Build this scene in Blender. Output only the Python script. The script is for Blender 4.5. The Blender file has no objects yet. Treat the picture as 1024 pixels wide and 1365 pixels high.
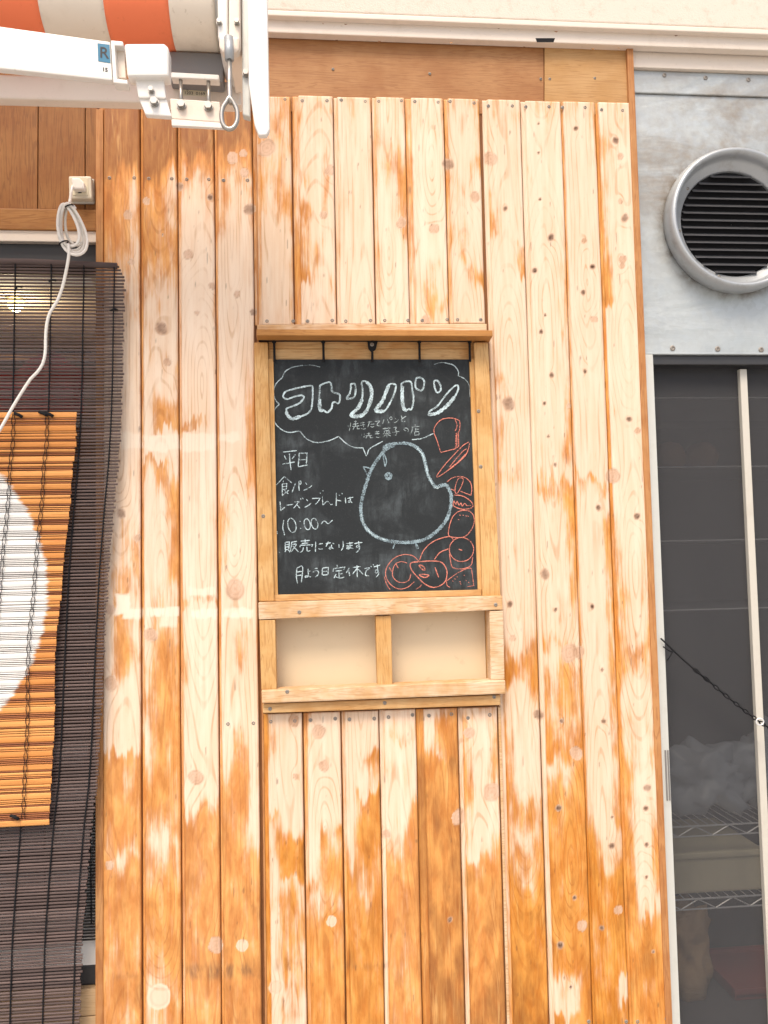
import bpy, bmesh, math, random
import numpy as np
from mathutils import Matrix, Vector
random.seed(7); RNG = np.random.RandomState(11)
scene = bpy.context.scene
COL = scene.collection

# ------------------------------------------------------------------ camera
F, CX, CY = 1080.0, 512.0, 682.5
YAW, PITCH, ROLL = [math.radians(a) for a in (-5.095, 3.423, 1.184)]
CAMP = np.array([0.0, -2.1, 1.42])
def _rot(y, t, r):
    a = np.array([[math.cos(y), -math.sin(y), 0], [math.sin(y), math.cos(y), 0], [0, 0, 1]])
    b = np.array([[1, 0, 0], [0, math.cos(t), -math.sin(t)], [0, math.sin(t), math.cos(t)]])
    c = np.array([[math.cos(r), 0, math.sin(r)], [0, 1, 0], [-math.sin(r), 0, math.cos(r)]])
    return a @ b @ c
RM = _rot(YAW, PITCH, ROLL)
cam = bpy.data.cameras.new('camera')
cam.sensor_fit = 'VERTICAL'; cam.sensor_height = 24.0; cam.lens = F / 1365.0 * 24.0
cam.clip_start = 0.05; cam.clip_end = 500
camo = bpy.data.objects.new('camera', cam); COL.objects.link(camo)
m = Matrix.Identity(4)
for i in range(3):
    m[i][0] = RM[i, 0]; m[i][1] = RM[i, 2]; m[i][2] = -RM[i, 1]; m[i][3] = CAMP[i]
camo.matrix_world = m
scene.camera = camo

# ------------------------------------------------------------------ world, sun, exposure
SUN_EL, SUN_AZ = math.radians(57), math.radians(-18)      # azimuth from the street side (-y), towards -x
world = bpy.data.worlds.new('World'); scene.world = world; world.use_nodes = True
wn = world.node_tree.nodes; wl = world.node_tree.links
sky = wn.new('ShaderNodeTexSky'); sky.sky_type = 'NISHITA'; sky.sun_disc = False
sky.sun_elevation = SUN_EL; sky.sun_rotation = math.pi - SUN_AZ
sky.air_density = 1.0; sky.dust_density = 4.0; sky.ozone_density = 0.6
wl.new(sky.outputs[0], wn['Background'].inputs[0]); wn['Background'].inputs[1].default_value = 0.13
sl = bpy.data.lights.new('sun', 'SUN'); sl.energy = 1.5; sl.angle = math.radians(22); sl.color = (1.0, 0.94, 0.84)
so = bpy.data.objects.new('sun', sl); COL.objects.link(so); so.location = (-2, -6, 8)
sd = Vector((math.sin(SUN_AZ) * math.cos(SUN_EL), -math.cos(SUN_AZ) * math.cos(SUN_EL), math.sin(SUN_EL)))
so.rotation_euler = sd.to_track_quat('Z', 'Y').to_euler()
vs = scene.view_settings
vs.view_transform = 'Standard'; vs.look = 'None'; vs.gamma = 1.0; vs.exposure = 0.78
vs.use_curve_mapping = False
try:
    vs.use_white_balance = True; vs.white_balance_temperature = 6900; vs.white_balance_tint = 10
except Exception:
    pass

# ------------------------------------------------------------------ helpers
def W(px, py, d=0.0):
    """photo point -> world point on the plane d metres in front of the plank faces"""
    v = RM @ np.array([(px - CX) / F, 1.0, -(py - CY) / F])
    p = CAMP + v * ((-d - CAMP[1]) / v[1])
    return Vector(p)
def project(P):
    q = (P - CAMP) @ RM
    return CX + F * q[:, 0] / q[:, 1], CY - F * q[:, 2] / q[:, 1]
def prep(o, parent=None, mat=None):
    COL.objects.link(o)
    if mat is not None and o.type == 'MESH' and not o.data.materials: o.data.materials.append(mat)
    if parent is not None:
        o.parent = parent
        o.matrix_parent_inverse = Matrix.Translation(-parent.location)
    return o
def thing(name, label, cat, loc=(0, 0, 0), group=None):
    o = bpy.data.objects.new(name, None); COL.objects.link(o); o.location = loc
    o.empty_display_size = .05
    o['label'] = label; o['category'] = cat
    if group: o['group'] = group
    return o
def tag(o, label=None, cat=None, group=None, kind=None):
    if label: o['label'] = label
    if cat: o['category'] = cat
    if group: o['group'] = group
    if kind: o['kind'] = kind
    return o
def mesh_obj(name, verts, faces, mat=None, parent=None, smooth=False):
    me = bpy.data.meshes.new(name)
    me.from_pydata([tuple(v) for v in verts], [], faces); me.update()
    if smooth: me.polygons.foreach_set('use_smooth', [True] * len(me.polygons))
    return prep(bpy.data.objects.new(name, me), parent, mat)
def bm_obj(name, bm, mat=None, parent=None, smooth=False):
    bmesh.ops.recalc_face_normals(bm, faces=bm.faces[:])
    me = bpy.data.meshes.new(name); bm.to_mesh(me); bm.free()
    if smooth: me.polygons.foreach_set('use_smooth', [True] * len(me.polygons))
    return prep(bpy.data.objects.new(name, me), parent, mat)
def add_prism(bm, front, back, bevel=0.0, seg=2):
    n = len(front)
    a = [bm.verts.new(p) for p in front]; b = [bm.verts.new(p) for p in back]
    fs = [bm.faces.new(a), bm.faces.new(b[::-1])]
    for i in range(n):
        fs.append(bm.faces.new((a[i], b[i], b[(i + 1) % n], a[(i + 1) % n])))
    bmesh.ops.recalc_face_normals(bm, faces=fs)
    if bevel > 0:
        es = list({e for f in fs for e in f.edges})
        bmesh.ops.bevel(bm, geom=es, offset=bevel, segments=seg, affect='EDGES', profile=.6)
def slab(name, pts, df, db, mat, parent=None, bevel=.002, seg=2):
    """a solid whose front outline stands at distance df from the planks' plane, extruded straight back to db"""
    fr = [W(x, y, df) for x, y in pts]
    bk = [Vector((p.x, -db, p.z)) for p in fr]
    bm = bmesh.new(); add_prism(bm, fr, bk, bevel, seg)
    return bm_obj(name, bm, mat, parent)
def rect(x0, y0, x1, y1): return [(x0, y0), (x1, y0), (x1, y1), (x0, y1)]
def wbox(name, x0, x1, y0, y1, z0, z1, mat, parent=None, bevel=.002):
    bm = bmesh.new()
    add_prism(bm, [(x0, y0, z0), (x1, y0, z0), (x1, y0, z1), (x0, y0, z1)], [(x0, y1, z0), (x1, y1, z0), (x1, y1, z1), (x0, y1, z1)], bevel)
    return bm_obj(name, bm, mat, parent)
def catmull(pts, step, closed=False):
    P = [Vector(p) for p in pts]; n = len(P)
    if n < 3: closed = False
    out = []
    rng = range(n if closed else n - 1)
    for i in rng:
        p1, p2 = P[i], P[(i + 1) % n]
        p0 = P[(i - 1) % n] if (closed or i > 0) else p1 * 2 - p2
        p3 = P[(i + 2) % n] if (closed or i + 2 < n) else p2 * 2 - p1
        k = max(2, int((p2 - p1).length / step))
        for j in range(k):
            t = j / k
            out.append(.5 * (2 * p1 + (p2 - p0) * t + (2 * p0 - 5 * p1 + 4 * p2 - p3) * t * t + (3 * p1 - p0 - 3 * p2 + p3) * t ** 3))
    if not closed: out.append(P[-1])
    return out
def add_tube(bm, pts, r, n=8, closed=False, caps=True):
    pts = [Vector(p) for p in pts]; N = len(pts); rings = []
    up = Vector((0.13, -.9, .3)).normalized()
    for i, p in enumerate(pts):
        a = pts[(i - 1) % N] if (closed or i > 0) else p
        b = pts[(i + 1) % N] if (closed or i < N - 1) else p
        t = (b - a).normalized()
        u = (up - t * up.dot(t))
        if u.length < 1e-4: u = t.orthogonal()
        u.normalize(); v = t.cross(u); up = u
        rr = r[i] if isinstance(r, (list, tuple)) else r
        rings.append([bm.verts.new(p + (u * math.cos(2 * math.pi * k / n) + v * math.sin(2 * math.pi * k / n)) * rr) for k in range(n)])
    for i in range(N if closed else N - 1):
        A, B = rings[i], rings[(i + 1) % N]
        for k in range(n): bm.faces.new((A[k], A[(k + 1) % n], B[(k + 1) % n], B[k]))
    if not closed and caps: bm.faces.new(rings[0][::-1]); bm.faces.new(rings[-1])
def tube(name, pts, r, mat, parent=None, n=8, closed=False):
    bm = bmesh.new(); add_tube(bm, pts, r, n, closed)
    return bm_obj(name, bm, mat, parent, True)
def lathe_y(name, c, prof, mat, parent=None, n=64, smooth=True):
    """profile of (radius, y offset) turned round an axis along y through c"""
    bm = bmesh.new(); rings = []
    for r, y in prof:
        rings.append([bm.verts.new((c[0] + r * math.cos(2 * math.pi * k / n), c[1] + y, c[2] + r * math.sin(2 * math.pi * k / n))) for k in range(n)])
    for A, B in zip(rings, rings[1:]):
        for k in range(n): bm.faces.new((A[k], A[(k + 1) % n], B[(k + 1) % n], B[k]))
    return bm_obj(name, bm, mat, parent, smooth)
def share(src, name, loc, parent, rot=None, scale=None):
    o = bpy.data.objects.new(name, src.data); prep(o, parent); o.location = loc
    if rot: o.rotation_euler = rot
    if scale: o.scale = scale
    return o

# numpy value noise
_G = RNG.rand(256, 256)
def vnoise(x, y):
    xi = np.floor(x).astype(int); yi = np.floor(y).astype(int)
    fx = x - xi; fy = y - yi
    fx = fx * fx * (3 - 2 * fx); fy = fy * fy * (3 - 2 * fy)
    a = _G[xi % 256, yi % 256]; b = _G[(xi + 1) % 256, yi % 256]
    c = _G[xi % 256, (yi + 1) % 256]; d = _G[(xi + 1) % 256, (yi + 1) % 256]
    return (a * (1 - fx) + b * fx) * (1 - fy) + (c * (1 - fx) + d * fx) * fy
def fbm(x, y, o=3):
    s = 0; a = .5; t = 0
    for i in range(o):
        s = s + a * vnoise(x * 2 ** i + 17 * i, y * 2 ** i + 31 * i); t += a; a *= .5
    return s / t
def sstep(a, b, x):
    t = np.clip((x - a) / (b - a), 0, 1); return t * t * (3 - 2 * t)

# ------------------------------------------------------------------ materials
class NT:
    def __init__(s, name):
        s.m = bpy.data.materials.new(name); s.m.use_nodes = True
        s.t = s.m.node_tree; s.n = s.t.nodes; s.b = s.n['Principled BSDF']; s.out = s.n['Material Output']
    def new(s, t, **k):
        x = s.n.new(t)
        for a, v in k.items(): setattr(x, a, v)
        return x
    def link(s, a, b): s.t.links.new(a, b)
    def put(s, sock, v):
        if hasattr(v, 'links'): s.link(v, sock)
        elif isinstance(v, tuple) and len(v) == 3 and sock.type == 'RGBA': sock.default_value = (*v, 1)
        else: sock.default_value = v
    def math(s, op, a, b=0.0, clamp=False):
        x = s.new('ShaderNodeMath', operation=op, use_clamp=clamp); s.put(x.inputs[0], a); s.put(x.inputs[1], b); return x.outputs[0]
    def mix(s, f, a, b, mode='MIX'):
        x = s.new('ShaderNodeMix', data_type='RGBA', blend_type=mode); s.put(x.inputs[0], f); s.put(x.inputs[6], a); s.put(x.inputs[7], b); return x.outputs[2]
    def rng(s, v, a, b, c=0.0, d=1.0, smooth=True):
        x = s.new('ShaderNodeMapRange', interpolation_type='SMOOTHSTEP' if smooth else 'LINEAR')
        for i, q in enumerate((v, a, b, c, d)): s.put(x.inputs[i], q)
        return x.outputs[0]
    def pos(s, scale=(1, 1, 1), rand=0.0):
        g = s.new('ShaderNodeNewGeometry'); v = g.outputs['Position']
        x = s.new('ShaderNodeVectorMath', operation='MULTIPLY'); s.link(v, x.inputs[0]); x.inputs[1].default_value = scale
        v = x.outputs[0]
        if rand:
            oi = s.new('ShaderNodeObjectInfo'); y = s.new('ShaderNodeVectorMath', operation='ADD'); s.link(v, y.inputs[0])
            z = s.math('MULTIPLY', oi.outputs['Random'], rand); s.link(z, y.inputs[1]); v = y.outputs[0]
        return v
    def noise(s, v, scale=1.0, detail=3.0, rough=.55, dist=0.0):
        x = s.new('ShaderNodeTexNoise'); s.link(v, x.inputs['Vector'])
        x.inputs['Scale'].default_value = scale; x.inputs['Detail'].default_value = detail; x.inputs['Roughness'].default_value = rough; x.inputs['Distortion'].default_value = dist
        return x.outputs[0]
    def bump(s, h, strength=.2, dist=.001):
        x = s.new('ShaderNodeBump'); x.inputs['Strength'].default_value = strength; x.inputs['Distance'].default_value = dist
        s.link(h, x.inputs['Height']); s.link(x.outputs[0], s.b.inputs['Normal'])
    def set(s, **k):
        for a, v in k.items(): s.put(s.b.inputs[a.replace('_', ' ')], v)
        return s.m

def mat_planks():
    t = NT('weathered_pine')
    at = t.new('ShaderNodeAttribute', attribute_name='wear'); ax = t.new('ShaderNodeAttribute', attribute_name='aux')
    sp = t.new('ShaderNodeSeparateColor'); t.link(at.outputs['Color'], sp.inputs[0])
    sx = t.new('ShaderNodeSeparateColor'); t.link(ax.outputs['Color'], sx.inputs[0])
    stain, knot, dark, tape = sp.outputs[0], sp.outputs[1], sp.outputs[2], at.outputs['Alpha']
    grain, grime, ring = sx.outputs[0], sx.outputs[1], sx.outputs[2]
    fib = t.noise(t.pos((260, 260, 9), 50), 1, 4, .65)
    streak = t.noise(t.pos((70, 70, 5), 90), 1, 3, .6)
    mott = t.noise(t.pos((38, 38, 11), 70), 1, 4, .6, .4)
    blotch = t.noise(t.pos((9, 9, 3.2), 33), 1, 3, .55)
    s = t.math('SINE', t.math('MULTIPLY', grain, 6.2832))
    line = t.rng(s, .62, 1.0)
    line = t.math('MULTIPLY', line, t.rng(streak, .25, .7))
    oi = t.new('ShaderNodeObjectInfo')
    pale = t.mix(t.rng(streak, .3, .7), (.78, .625, .49), (.73, .545, .40))
    pale = t.mix(t.math('MULTIPLY', t.rng(blotch, .45, .8), .4), pale, (.70, .47, .30))
    pale = t.mix(t.math('MULTIPLY', t.math('MULTIPLY', line, t.rng(blotch, .25, .6)), .6), pale, (.46, .26, .13))
    pale = t.mix(t.math('MULTIPLY', t.rng(fib, .58, .8), .3), pale, (.50, .31, .17))
    stc = t.mix(t.rng(mott, .3, .72), (.72, .345, .10), (.55, .205, .05))
    stc = t.mix(t.math('MULTIPLY', t.rng(t.noise(t.pos((24, 24, 7), 21), 1, 4, .65), .42, .7), .7), stc, (.40, .135, .027))
    stc = t.mix(t.math('MULTIPLY', t.rng(stain, .95, 1.5), .92), stc, t.mix(t.rng(mott, .3, .7), (.36, .155, .045), (.24, .085, .025)))  # deeper, less faded stain; at plank tops some awning shade is painted in
    stc = t.mix(t.math('MULTIPLY', t.rng(streak, .56, .75), .5), stc, (.78, .48, .19))
    stc = t.mix(t.math('MULTIPLY', line, .4), stc, (.32, .10, .024))
    stc = t.mix(t.math('MULTIPLY', t.rng(fib, .5, .75), .35), stc, (.66, .36, .12))
    e = t.math('ADD', stain, t.math('MULTIPLY', t.math('SUBTRACT', fib, .5), .95))
    e = t.math('ADD', e, t.math('MULTIPLY', t.math('SUBTRACT', streak, .5), .7))
    e = t.math('ADD', e, t.math('MULTIPLY', t.math('SUBTRACT', mott, .5), .55))
    mask = t.math('ADD', t.math('MULTIPLY', t.rng(e, .34, .72), .34), t.math('MULTIPLY', t.rng(e, .05, 1.02), .66))
    col = t.mix(mask, pale, stc)
    col = t.mix(t.math('MULTIPLY', knot, .8), col, t.mix(t.rng(mott, .3, .7), (.66, .45, .33), (.52, .31, .2)))
    col = t.mix(t.math('MULTIPLY', ring, .75), col, (.25, .115, .055))
    col = t.mix(dark, col, (.085, .04, .025))
    tm = t.math('MULTIPLY', tape, t.rng(t.math('ADD', fib, t.math('MULTIPLY', streak, .6)), .55, .75), True)
    col = t.mix(tm, col, (.84, .76, .64))
    col = t.mix(t.math('MULTIPLY', grime, t.rng(mott, .35, .65)), col, (.16, .085, .045))
    hs = t.new('ShaderNodeHueSaturation'); t.link(col, hs.inputs['Color'])
    t.put(hs.inputs['Value'], t.rng(oi.outputs['Random'], 0, 1, .94, 1.06, False)); t.put(hs.inputs['Saturation'], t.rng(oi.outputs['Random'], 0, 1, 1.06, .96, False))
    dn = t.noise(t.pos((150, 150, 60)), 1, 5, .75)
    hs0 = t.mix(t.math('MULTIPLY', t.rng(dn, .58, .78), .35), hs.outputs[0], (.33, .2, .11))
    h = t.math('SUBTRACT', t.math('MULTIPLY', fib, .6), t.math('MULTIPLY', line, .7)); t.bump(h, .35, .0012)
    return t.set(Base_Color=hs0, Roughness=t.rng(mask, 0, 1, .75, .48, False), Specular_IOR_Level=.3)
def mat_wood(name, a, b, c, axis='z', rough=.6, spec=.3):
    t = NT(name)
    lo, hi = 6, 130
    sc = {'z': (hi, hi, lo), 'x': (lo, hi, hi)}[axis]
    sc2 = {'z': (38, 38, 2.2), 'x': (2.2, 38, 38)}[axis]
    fib = t.noise(t.pos(tuple(2 * v for v in sc), 60), 1, 4, .65)
    st = t.noise(t.pos(sc2, 80), 1, 3, .6, .6)
    rings = t.math('SINE', t.math('MULTIPLY', st, 70)); line = t.rng(rings, .3, 1)
    bl = t.noise(t.pos((10, 10, 10), 40), 1, 4, .6)
    col = t.mix(t.rng(bl, .3, .7), a, b)
    col = t.mix(t.math('MULTIPLY', line, .42), col, c)
    col = t.mix(t.math('MULTIPLY', t.rng(fib, .52, .75), .4), col, c)
    t.bump(t.math('SUBTRACT', fib, t.math('MULTIPLY', line, .5)), .3, .001)
    return t.set(Base_Color=col, Roughness=rough, Specular_IOR_Level=spec)
def mat_paint(name, c, rough=.45, dirt=.25, dirtc=(.35, .25, .15), metal=0.0, scale=14, spec=.5, bump=0.0):
    t = NT(name)
    n1 = t.noise(t.pos((scale, scale, scale)), 1, 5, .65); n2 = t.noise(t.pos((scale * 9,) * 3), 1, 3, .6)
    col = t.mix(t.math('MULTIPLY', t.rng(n1, .5, .8), dirt), c, dirtc)
    col = t.mix(t.math('MULTIPLY', t.rng(n2, .62, .75), dirt), col, dirtc)
    if bump: t.bump(n2, bump, .002)
    return t.set(Base_Color=col, Roughness=t.rng(n1, .2, .8, rough * .85, min(1, rough * 1.2), False), Metallic=metal, Specular_IOR_Level=spec)

M = {}
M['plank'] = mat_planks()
M['frame'] = mat_wood('honey_pine', (.66, .42, .19), (.54, .28, .09), (.38, .17, .05))
M['frame_x'] = mat_wood('honey_pine_rail', (.66, .43, .21), (.54, .28, .10), (.38, .19, .065), 'x')
M['pale_x'] = mat_wood('pale_pine_rail', (.72, .55, .38), (.58, .33, .14), (.38, .18, .07), 'x')
M['orange_x'] = mat_wood('orange_pine_shelf', (.48, .23, .07), (.42, .185, .05), (.28, .11, .03), 'x')
M['trim'] = mat_wood('red_brown_trim', (.50, .25, .10), (.40, .165, .055), (.24, .085, .03))
M['dark_plank'] = mat_wood('dark_brown_plank', (.30, .135, .043), (.24, .092, .026), (.13, .045, .015))  # dark brown wood tone of the panel and cabinet
M['dark_plank_x'] = mat_wood('dark_brown_batten', (.38, .18, .06), (.32, .135, .04), (.2, .075, .022), 'x')
M['ply'] = mat_wood('brown_plywood', (.40, .20, .085), (.33, .145, .055), (.25, .1, .038), 'x')
M['ply2'] = mat_wood('tan_plywood', (.49, .285, .125), (.43, .23, .085), (.31, .15, .055), 'x')
M['backing'] = mat_wood('backing_wood', (.24, .1, .035), (.2, .08, .028), (.13, .045, .017))
M['tan_wood'] = mat_wood('tan_sill_wood', (.55, .38, .22), (.48, .31, .16), (.33, .19, .08), 'x')
M['white'] = mat_paint('white_enamel', (.78, .75, .71), .4, .3, (.42, .34, .25))
M['cream'] = mat_paint('cream_enamel', (.74, .645, .555), .42, .2)
M['fascia'] = mat_paint('cream_render', (.68, .60, .52), .85, .5, (.4, .33, .24), scale=30, spec=.2, bump=.6)
M['steel'] = mat_paint('bolt_steel', (.42, .40, .37), .38, .5, (.2, .15, .1), .85, 60)
M['screw'] = mat_paint('screw_steel', (.30, .27, .24), .5, .6, (.06, .045, .035), .4, 200)
M['darkgrey'] = mat_paint('dark_grey_plastic', (.2, .19, .19), .5, .2)
M['black'] = mat_paint('black_metal', (.014, .014, .016), .7, .2, (.05, .04, .04), spec=.15)
M['alu'] = mat_paint('pale_aluminium', (.58, .59, .56), .5, .3, (.4, .38, .32), .15, 20)
M['alu_dark'] = mat_paint('bronze_aluminium', (.035, .035, .038), .4, .2, (.08, .07, .06))
M['stile'] = mat_paint('cream_aluminium', (.55, .52, .46), .5, .25, (.35, .3, .24))
M['plate'] = mat_paint('ivory_plastic', (.64, .58, .46), .45, .25)
M['cable'] = mat_paint('white_vinyl', (.80, .77, .72), .4, .12)
M['beige_pane'] = mat_paint('beige_frosted_panel', (.72, .585, .40), .35, .3, (.5, .38, .22), scale=4)
M['orange_cloth'] = mat_paint('orange_canvas', (.90, .23, .11), .9, .15, (.5, .12, .05), scale=9, spec=.1, bump=.15)
M['cream_cloth'] = mat_paint('cream_canvas', (.80, .71, .60), .9, .4, (.45, .36, .26), scale=9, spec=.1, bump=.15)
M['blue'] = mat_paint('blue_sticker', (.003, .15, .27), .4, .05)
M['ink'] = mat_paint('black_ink', (.025, .025, .03), .6, .05)
M['label'] = mat_paint('cream_label', (.66, .6, .45), .5, .2)
M['pavement'] = mat_paint('grey_pavement', (.44, .425, .40), .9, .35, (.28, .265, .25), scale=6, spec=.2, bump=.4)
M['plinth'] = mat_paint('grey_concrete', (.33, .32, .3), .9, .4, (.2, .18, .16), spec=.2, bump=.4)
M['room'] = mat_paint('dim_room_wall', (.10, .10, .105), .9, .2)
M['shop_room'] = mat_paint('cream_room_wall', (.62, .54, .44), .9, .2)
M['tray'] = mat_paint('dull_tray_metal', (.13, .13, .135), .6, .3, metal=.3)
M['wire'] = mat_paint('chrome_wire', (.8, .8, .8), .35, .1, metal=.4)
M['beige_box'] = mat_paint('beige_box_plastic', (.74, .66, .46), .5, .15)
M['red_crate'] = mat_paint('red_crate_plastic', (.36, .07, .06), .5, .15)
M['crust'] = mat_paint('bread_crust', (.42, .21, .09), .8, .4, (.28, .12, .05), scale=30)
M['red_cloth'] = mat_paint('dark_red_cloth', (.45, .045, .03), .9, .3)
M['paper'] = mat_paint('white_paper', (.8, .79, .76), .8, .1)
def mat_galv():
    t = NT('galvanised_sheet')
    vo = t.new('ShaderNodeTexVoronoi'); t.link(t.pos((70, 70, 70)), vo.inputs['Vector']); vo.inputs['Scale'].default_value = 1
    big = t.noise(t.pos((3.2, 3.2, 5)), 1, 4, .6, .8); fine = t.noise(t.pos((30, 30, 30)), 1, 4, .65)
    sep = t.new('ShaderNodeSeparateColor'); t.link(vo.outputs['Color'], sep.inputs[0])
    col = t.mix(t.rng(big, .3, .7), (.47, .50, .505), (.40, .425, .43))
    col = t.mix(t.math('MULTIPLY', sep.outputs[0], .22), col, (.60, .65, .66))
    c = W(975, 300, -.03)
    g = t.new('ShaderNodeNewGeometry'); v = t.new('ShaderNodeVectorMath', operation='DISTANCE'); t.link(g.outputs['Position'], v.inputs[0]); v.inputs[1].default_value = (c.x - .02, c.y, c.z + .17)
    soot_shade = t.math('MULTIPLY', t.rng(v.outputs['Value'], .14, .44, 1, 0), t.rng(t.math('ADD', t.math('MULTIPLY', fine, .45), big), .5, .95))  # vent soot spread upward, also painting in shade below the lintel
    col = t.mix(t.math('MULTIPLY', soot_shade, .8), col, (.27, .215, .16))
    d3 = t.new('ShaderNodeVectorMath', operation='DISTANCE'); t.link(g.outputs['Position'], d3.inputs[0]); d3.inputs[1].default_value = (c.x, c.y, c.z)
    rim = t.math('MULTIPLY', t.rng(d3.outputs['Value'], .185, .235, 1, 0), t.rng(t.math('ADD', t.math('MULTIPLY', fine, .7), t.math('MULTIPLY', big, .5)), .48, .72))
    col = t.mix(t.math('MULTIPLY', rim, .8), col, (.15, .115, .085))
    band = t.noise(t.pos((4.5, 4.5, 13)), 1, 3, .5, 1.6)
    col = t.mix(t.math('MULTIPLY', t.rng(band, .5, .68), .25), col, (.40, .445, .46))
    t.bump(t.math('ADD', big, t.math('MULTIPLY', band, .4)), .5, .008)
    return t.set(Base_Color=col, Metallic=.45, Roughness=t.rng(sep.outputs[1], 0, 1, .40, .56, False))
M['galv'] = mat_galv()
M['hood'] = mat_paint('grey_hood_metal', (.43, .45, .465), .42, .4, (.2, .17, .14), .5, 25)
M['louver'] = mat_paint('dark_louver_metal', (.16, .16, .17), .4, .4, (.06, .05, .05), .7, 30)
def mat_board():
    t = NT('chalkboard_slate')
    n = t.noise(t.pos((7, 7, 9)), 1, 5, .65, .6); f = t.noise(t.pos((60, 60, 14)), 1, 4, .7); g = t.noise(t.pos((420, 420, 420)), 1, 2, .6)
    sm = t.math('MULTIPLY', t.rng(n, .42, .75), t.rng(f, .3, .7))
    col = t.mix(t.math('MULTIPLY', sm, .8), (.021, .025, .028), (.095, .112, .122))
    col = t.mix(t.math('MULTIPLY', t.rng(g, .6, .75), .12), col, (.2, .22, .23))
    return t.set(Base_Color=col, Roughness=.75, Specular_IOR_Level=.25)
M['board'] = mat_board()
def mat_chalk(name, c, cover):
    t = NT(name)
    n = t.noise(t.pos((520, 520, 520)), 1, 2, .7); b = t.noise(t.pos((60, 60, 60)), 1, 2, .5)
    a = t.rng(t.math('ADD', n, t.math('MULTIPLY', t.math('SUBTRACT', b, .5), .5)), .55 - cover, .95 - cover)
    return t.set(Base_Color=c, Roughness=1.0, Specular_IOR_Level=.05, Alpha=a)
M['chalk'] = mat_chalk('white_chalk', (.60, .74, .79), .29)
M['chalk_soft'] = mat_chalk('smudged_white_chalk', (.30, .40, .45), .30)
M['chalk_faint'] = mat_chalk('faint_white_chalk', (.42, .50, .52), .27)
M['chalk_red'] = mat_chalk('red_chalk', (.72, .25, .19), .32)
def mat_net():
    t = NT('fly_screen_net')
    n = t.noise(t.pos((5, 5, 1.2)), 1, 3, .5)
    return t.set(Base_Color=(.08, .08, .085), Roughness=.85, Specular_IOR_Level=.1, Alpha=t.rng(n, .3, .7, .42, .52, False))
M['net'] = mat_net()
def mat_slat(name, a, b, scale):
    t = NT(name); oi = t.new('ShaderNodeObjectInfo')
    n = t.noise(t.pos((9, 200, 200), 40), 1, 4, .6)
    col = t.mix(oi.outputs['Random'], a, b)
    col = t.mix(t.rng(n, .45, .75), col, tuple(v * .55 for v in a))
    return t.set(Base_Color=col, Roughness=.7, Specular_IOR_Level=.25)
M['slat'] = mat_slat('dark_brown_reed', (.14, .098, .09), (.085, .06, .056), 1)
M['slat_in'] = mat_slat('black_reed', (.035, .03, .03), (.022, .02, .02), 1)
def mat_bamboo(name, a, b, dk):
    t = NT(name); oi = t.new('ShaderNodeObjectInfo')
    n = t.noise(t.pos((9, 220, 220), 40), 1, 4, .6); w = t.noise(t.pos((25, 25, 110)), 1, 3, .6)
    col = t.mix(oi.outputs['Random'], a, b)
    col = t.mix(t.math('MULTIPLY', t.rng(n, .5, .8), .7), col, dk)
    # printed white disc and the dark mark at its middle
    c = W(-179, 793, .05); p = W(63, 793, .05); r = (p - c).length
    g = t.new('ShaderNodeNewGeometry'); d = t.new('ShaderNodeVectorMath', operation='DISTANCE'); t.link(g.outputs['Position'], d.inputs[0]); d.inputs[1].default_value = (c.x, -.055, c.z)
    e = t.math('ADD', d.outputs['Value'], t.math('MULTIPLY', t.math('SUBTRACT', w, .5), .035))
    col = t.mix(t.rng(e, r - .006, r + .006, 1, 0), col, t.mix(t.rng(n, .4, .8), (.80, .79, .77), (.62, .58, .55)))
    k = W(-22, 850, .05); d2 = t.new('ShaderNodeVectorMath', operation='DISTANCE'); t.link(g.outputs['Position'], d2.inputs[0]); d2.inputs[1].default_value = (k.x, -.055, k.z)
    col = t.mix(t.rng(d2.outputs['Value'], (.037), .041, 1, 0), col, (.05, .04, .06))
    return t.set(Base_Color=col, Roughness=.6, Specular_IOR_Level=.25)
M['bamboo'] = mat_bamboo('orange_bamboo', (.72, .34, .11), (.60, .24, .065), (.36, .12, .035))
M['bamboo_dark'] = mat_bamboo('red_brown_bamboo', (.48, .18, .06), (.24, .075, .03), (.13, .04, .02))
def mat_glass():
    t = NT('window_glass'); fr = t.new('ShaderNodeFresnel'); fr.inputs[0].default_value = 1.5
    tr = t.new('ShaderNodeBsdfTransparent'); tr.inputs[0].default_value = (.86, .9, .88, 1); gl = t.new('ShaderNodeBsdfGlossy'); gl.inputs['Roughness'].default_value = .01
    mx = t.new('ShaderNodeMixShader'); t.link(fr.outputs[0], mx.inputs[0]); t.link(tr.outputs[0], mx.inputs[1]); t.link(gl.outputs[0], mx.inputs[2]); t.link(mx.outputs[0], t.out.inputs[0])
    return t.m
M['glass'] = mat_glass()
def mat_poly():
    t = NT('clear_polythene')
    return t.set(Base_Color=(.68, .74, .82), Roughness=.3, Alpha=.45, Specular_IOR_Level=.8)
M['poly'] = mat_poly()
def mat_bulb():
    t = NT('warm_bulb'); return t.set(Base_Color=(1, .8, .5), Emission_Color=(1, .72, .32), Emission_Strength=6.0)
M['bulb'] = mat_bulb()

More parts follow.
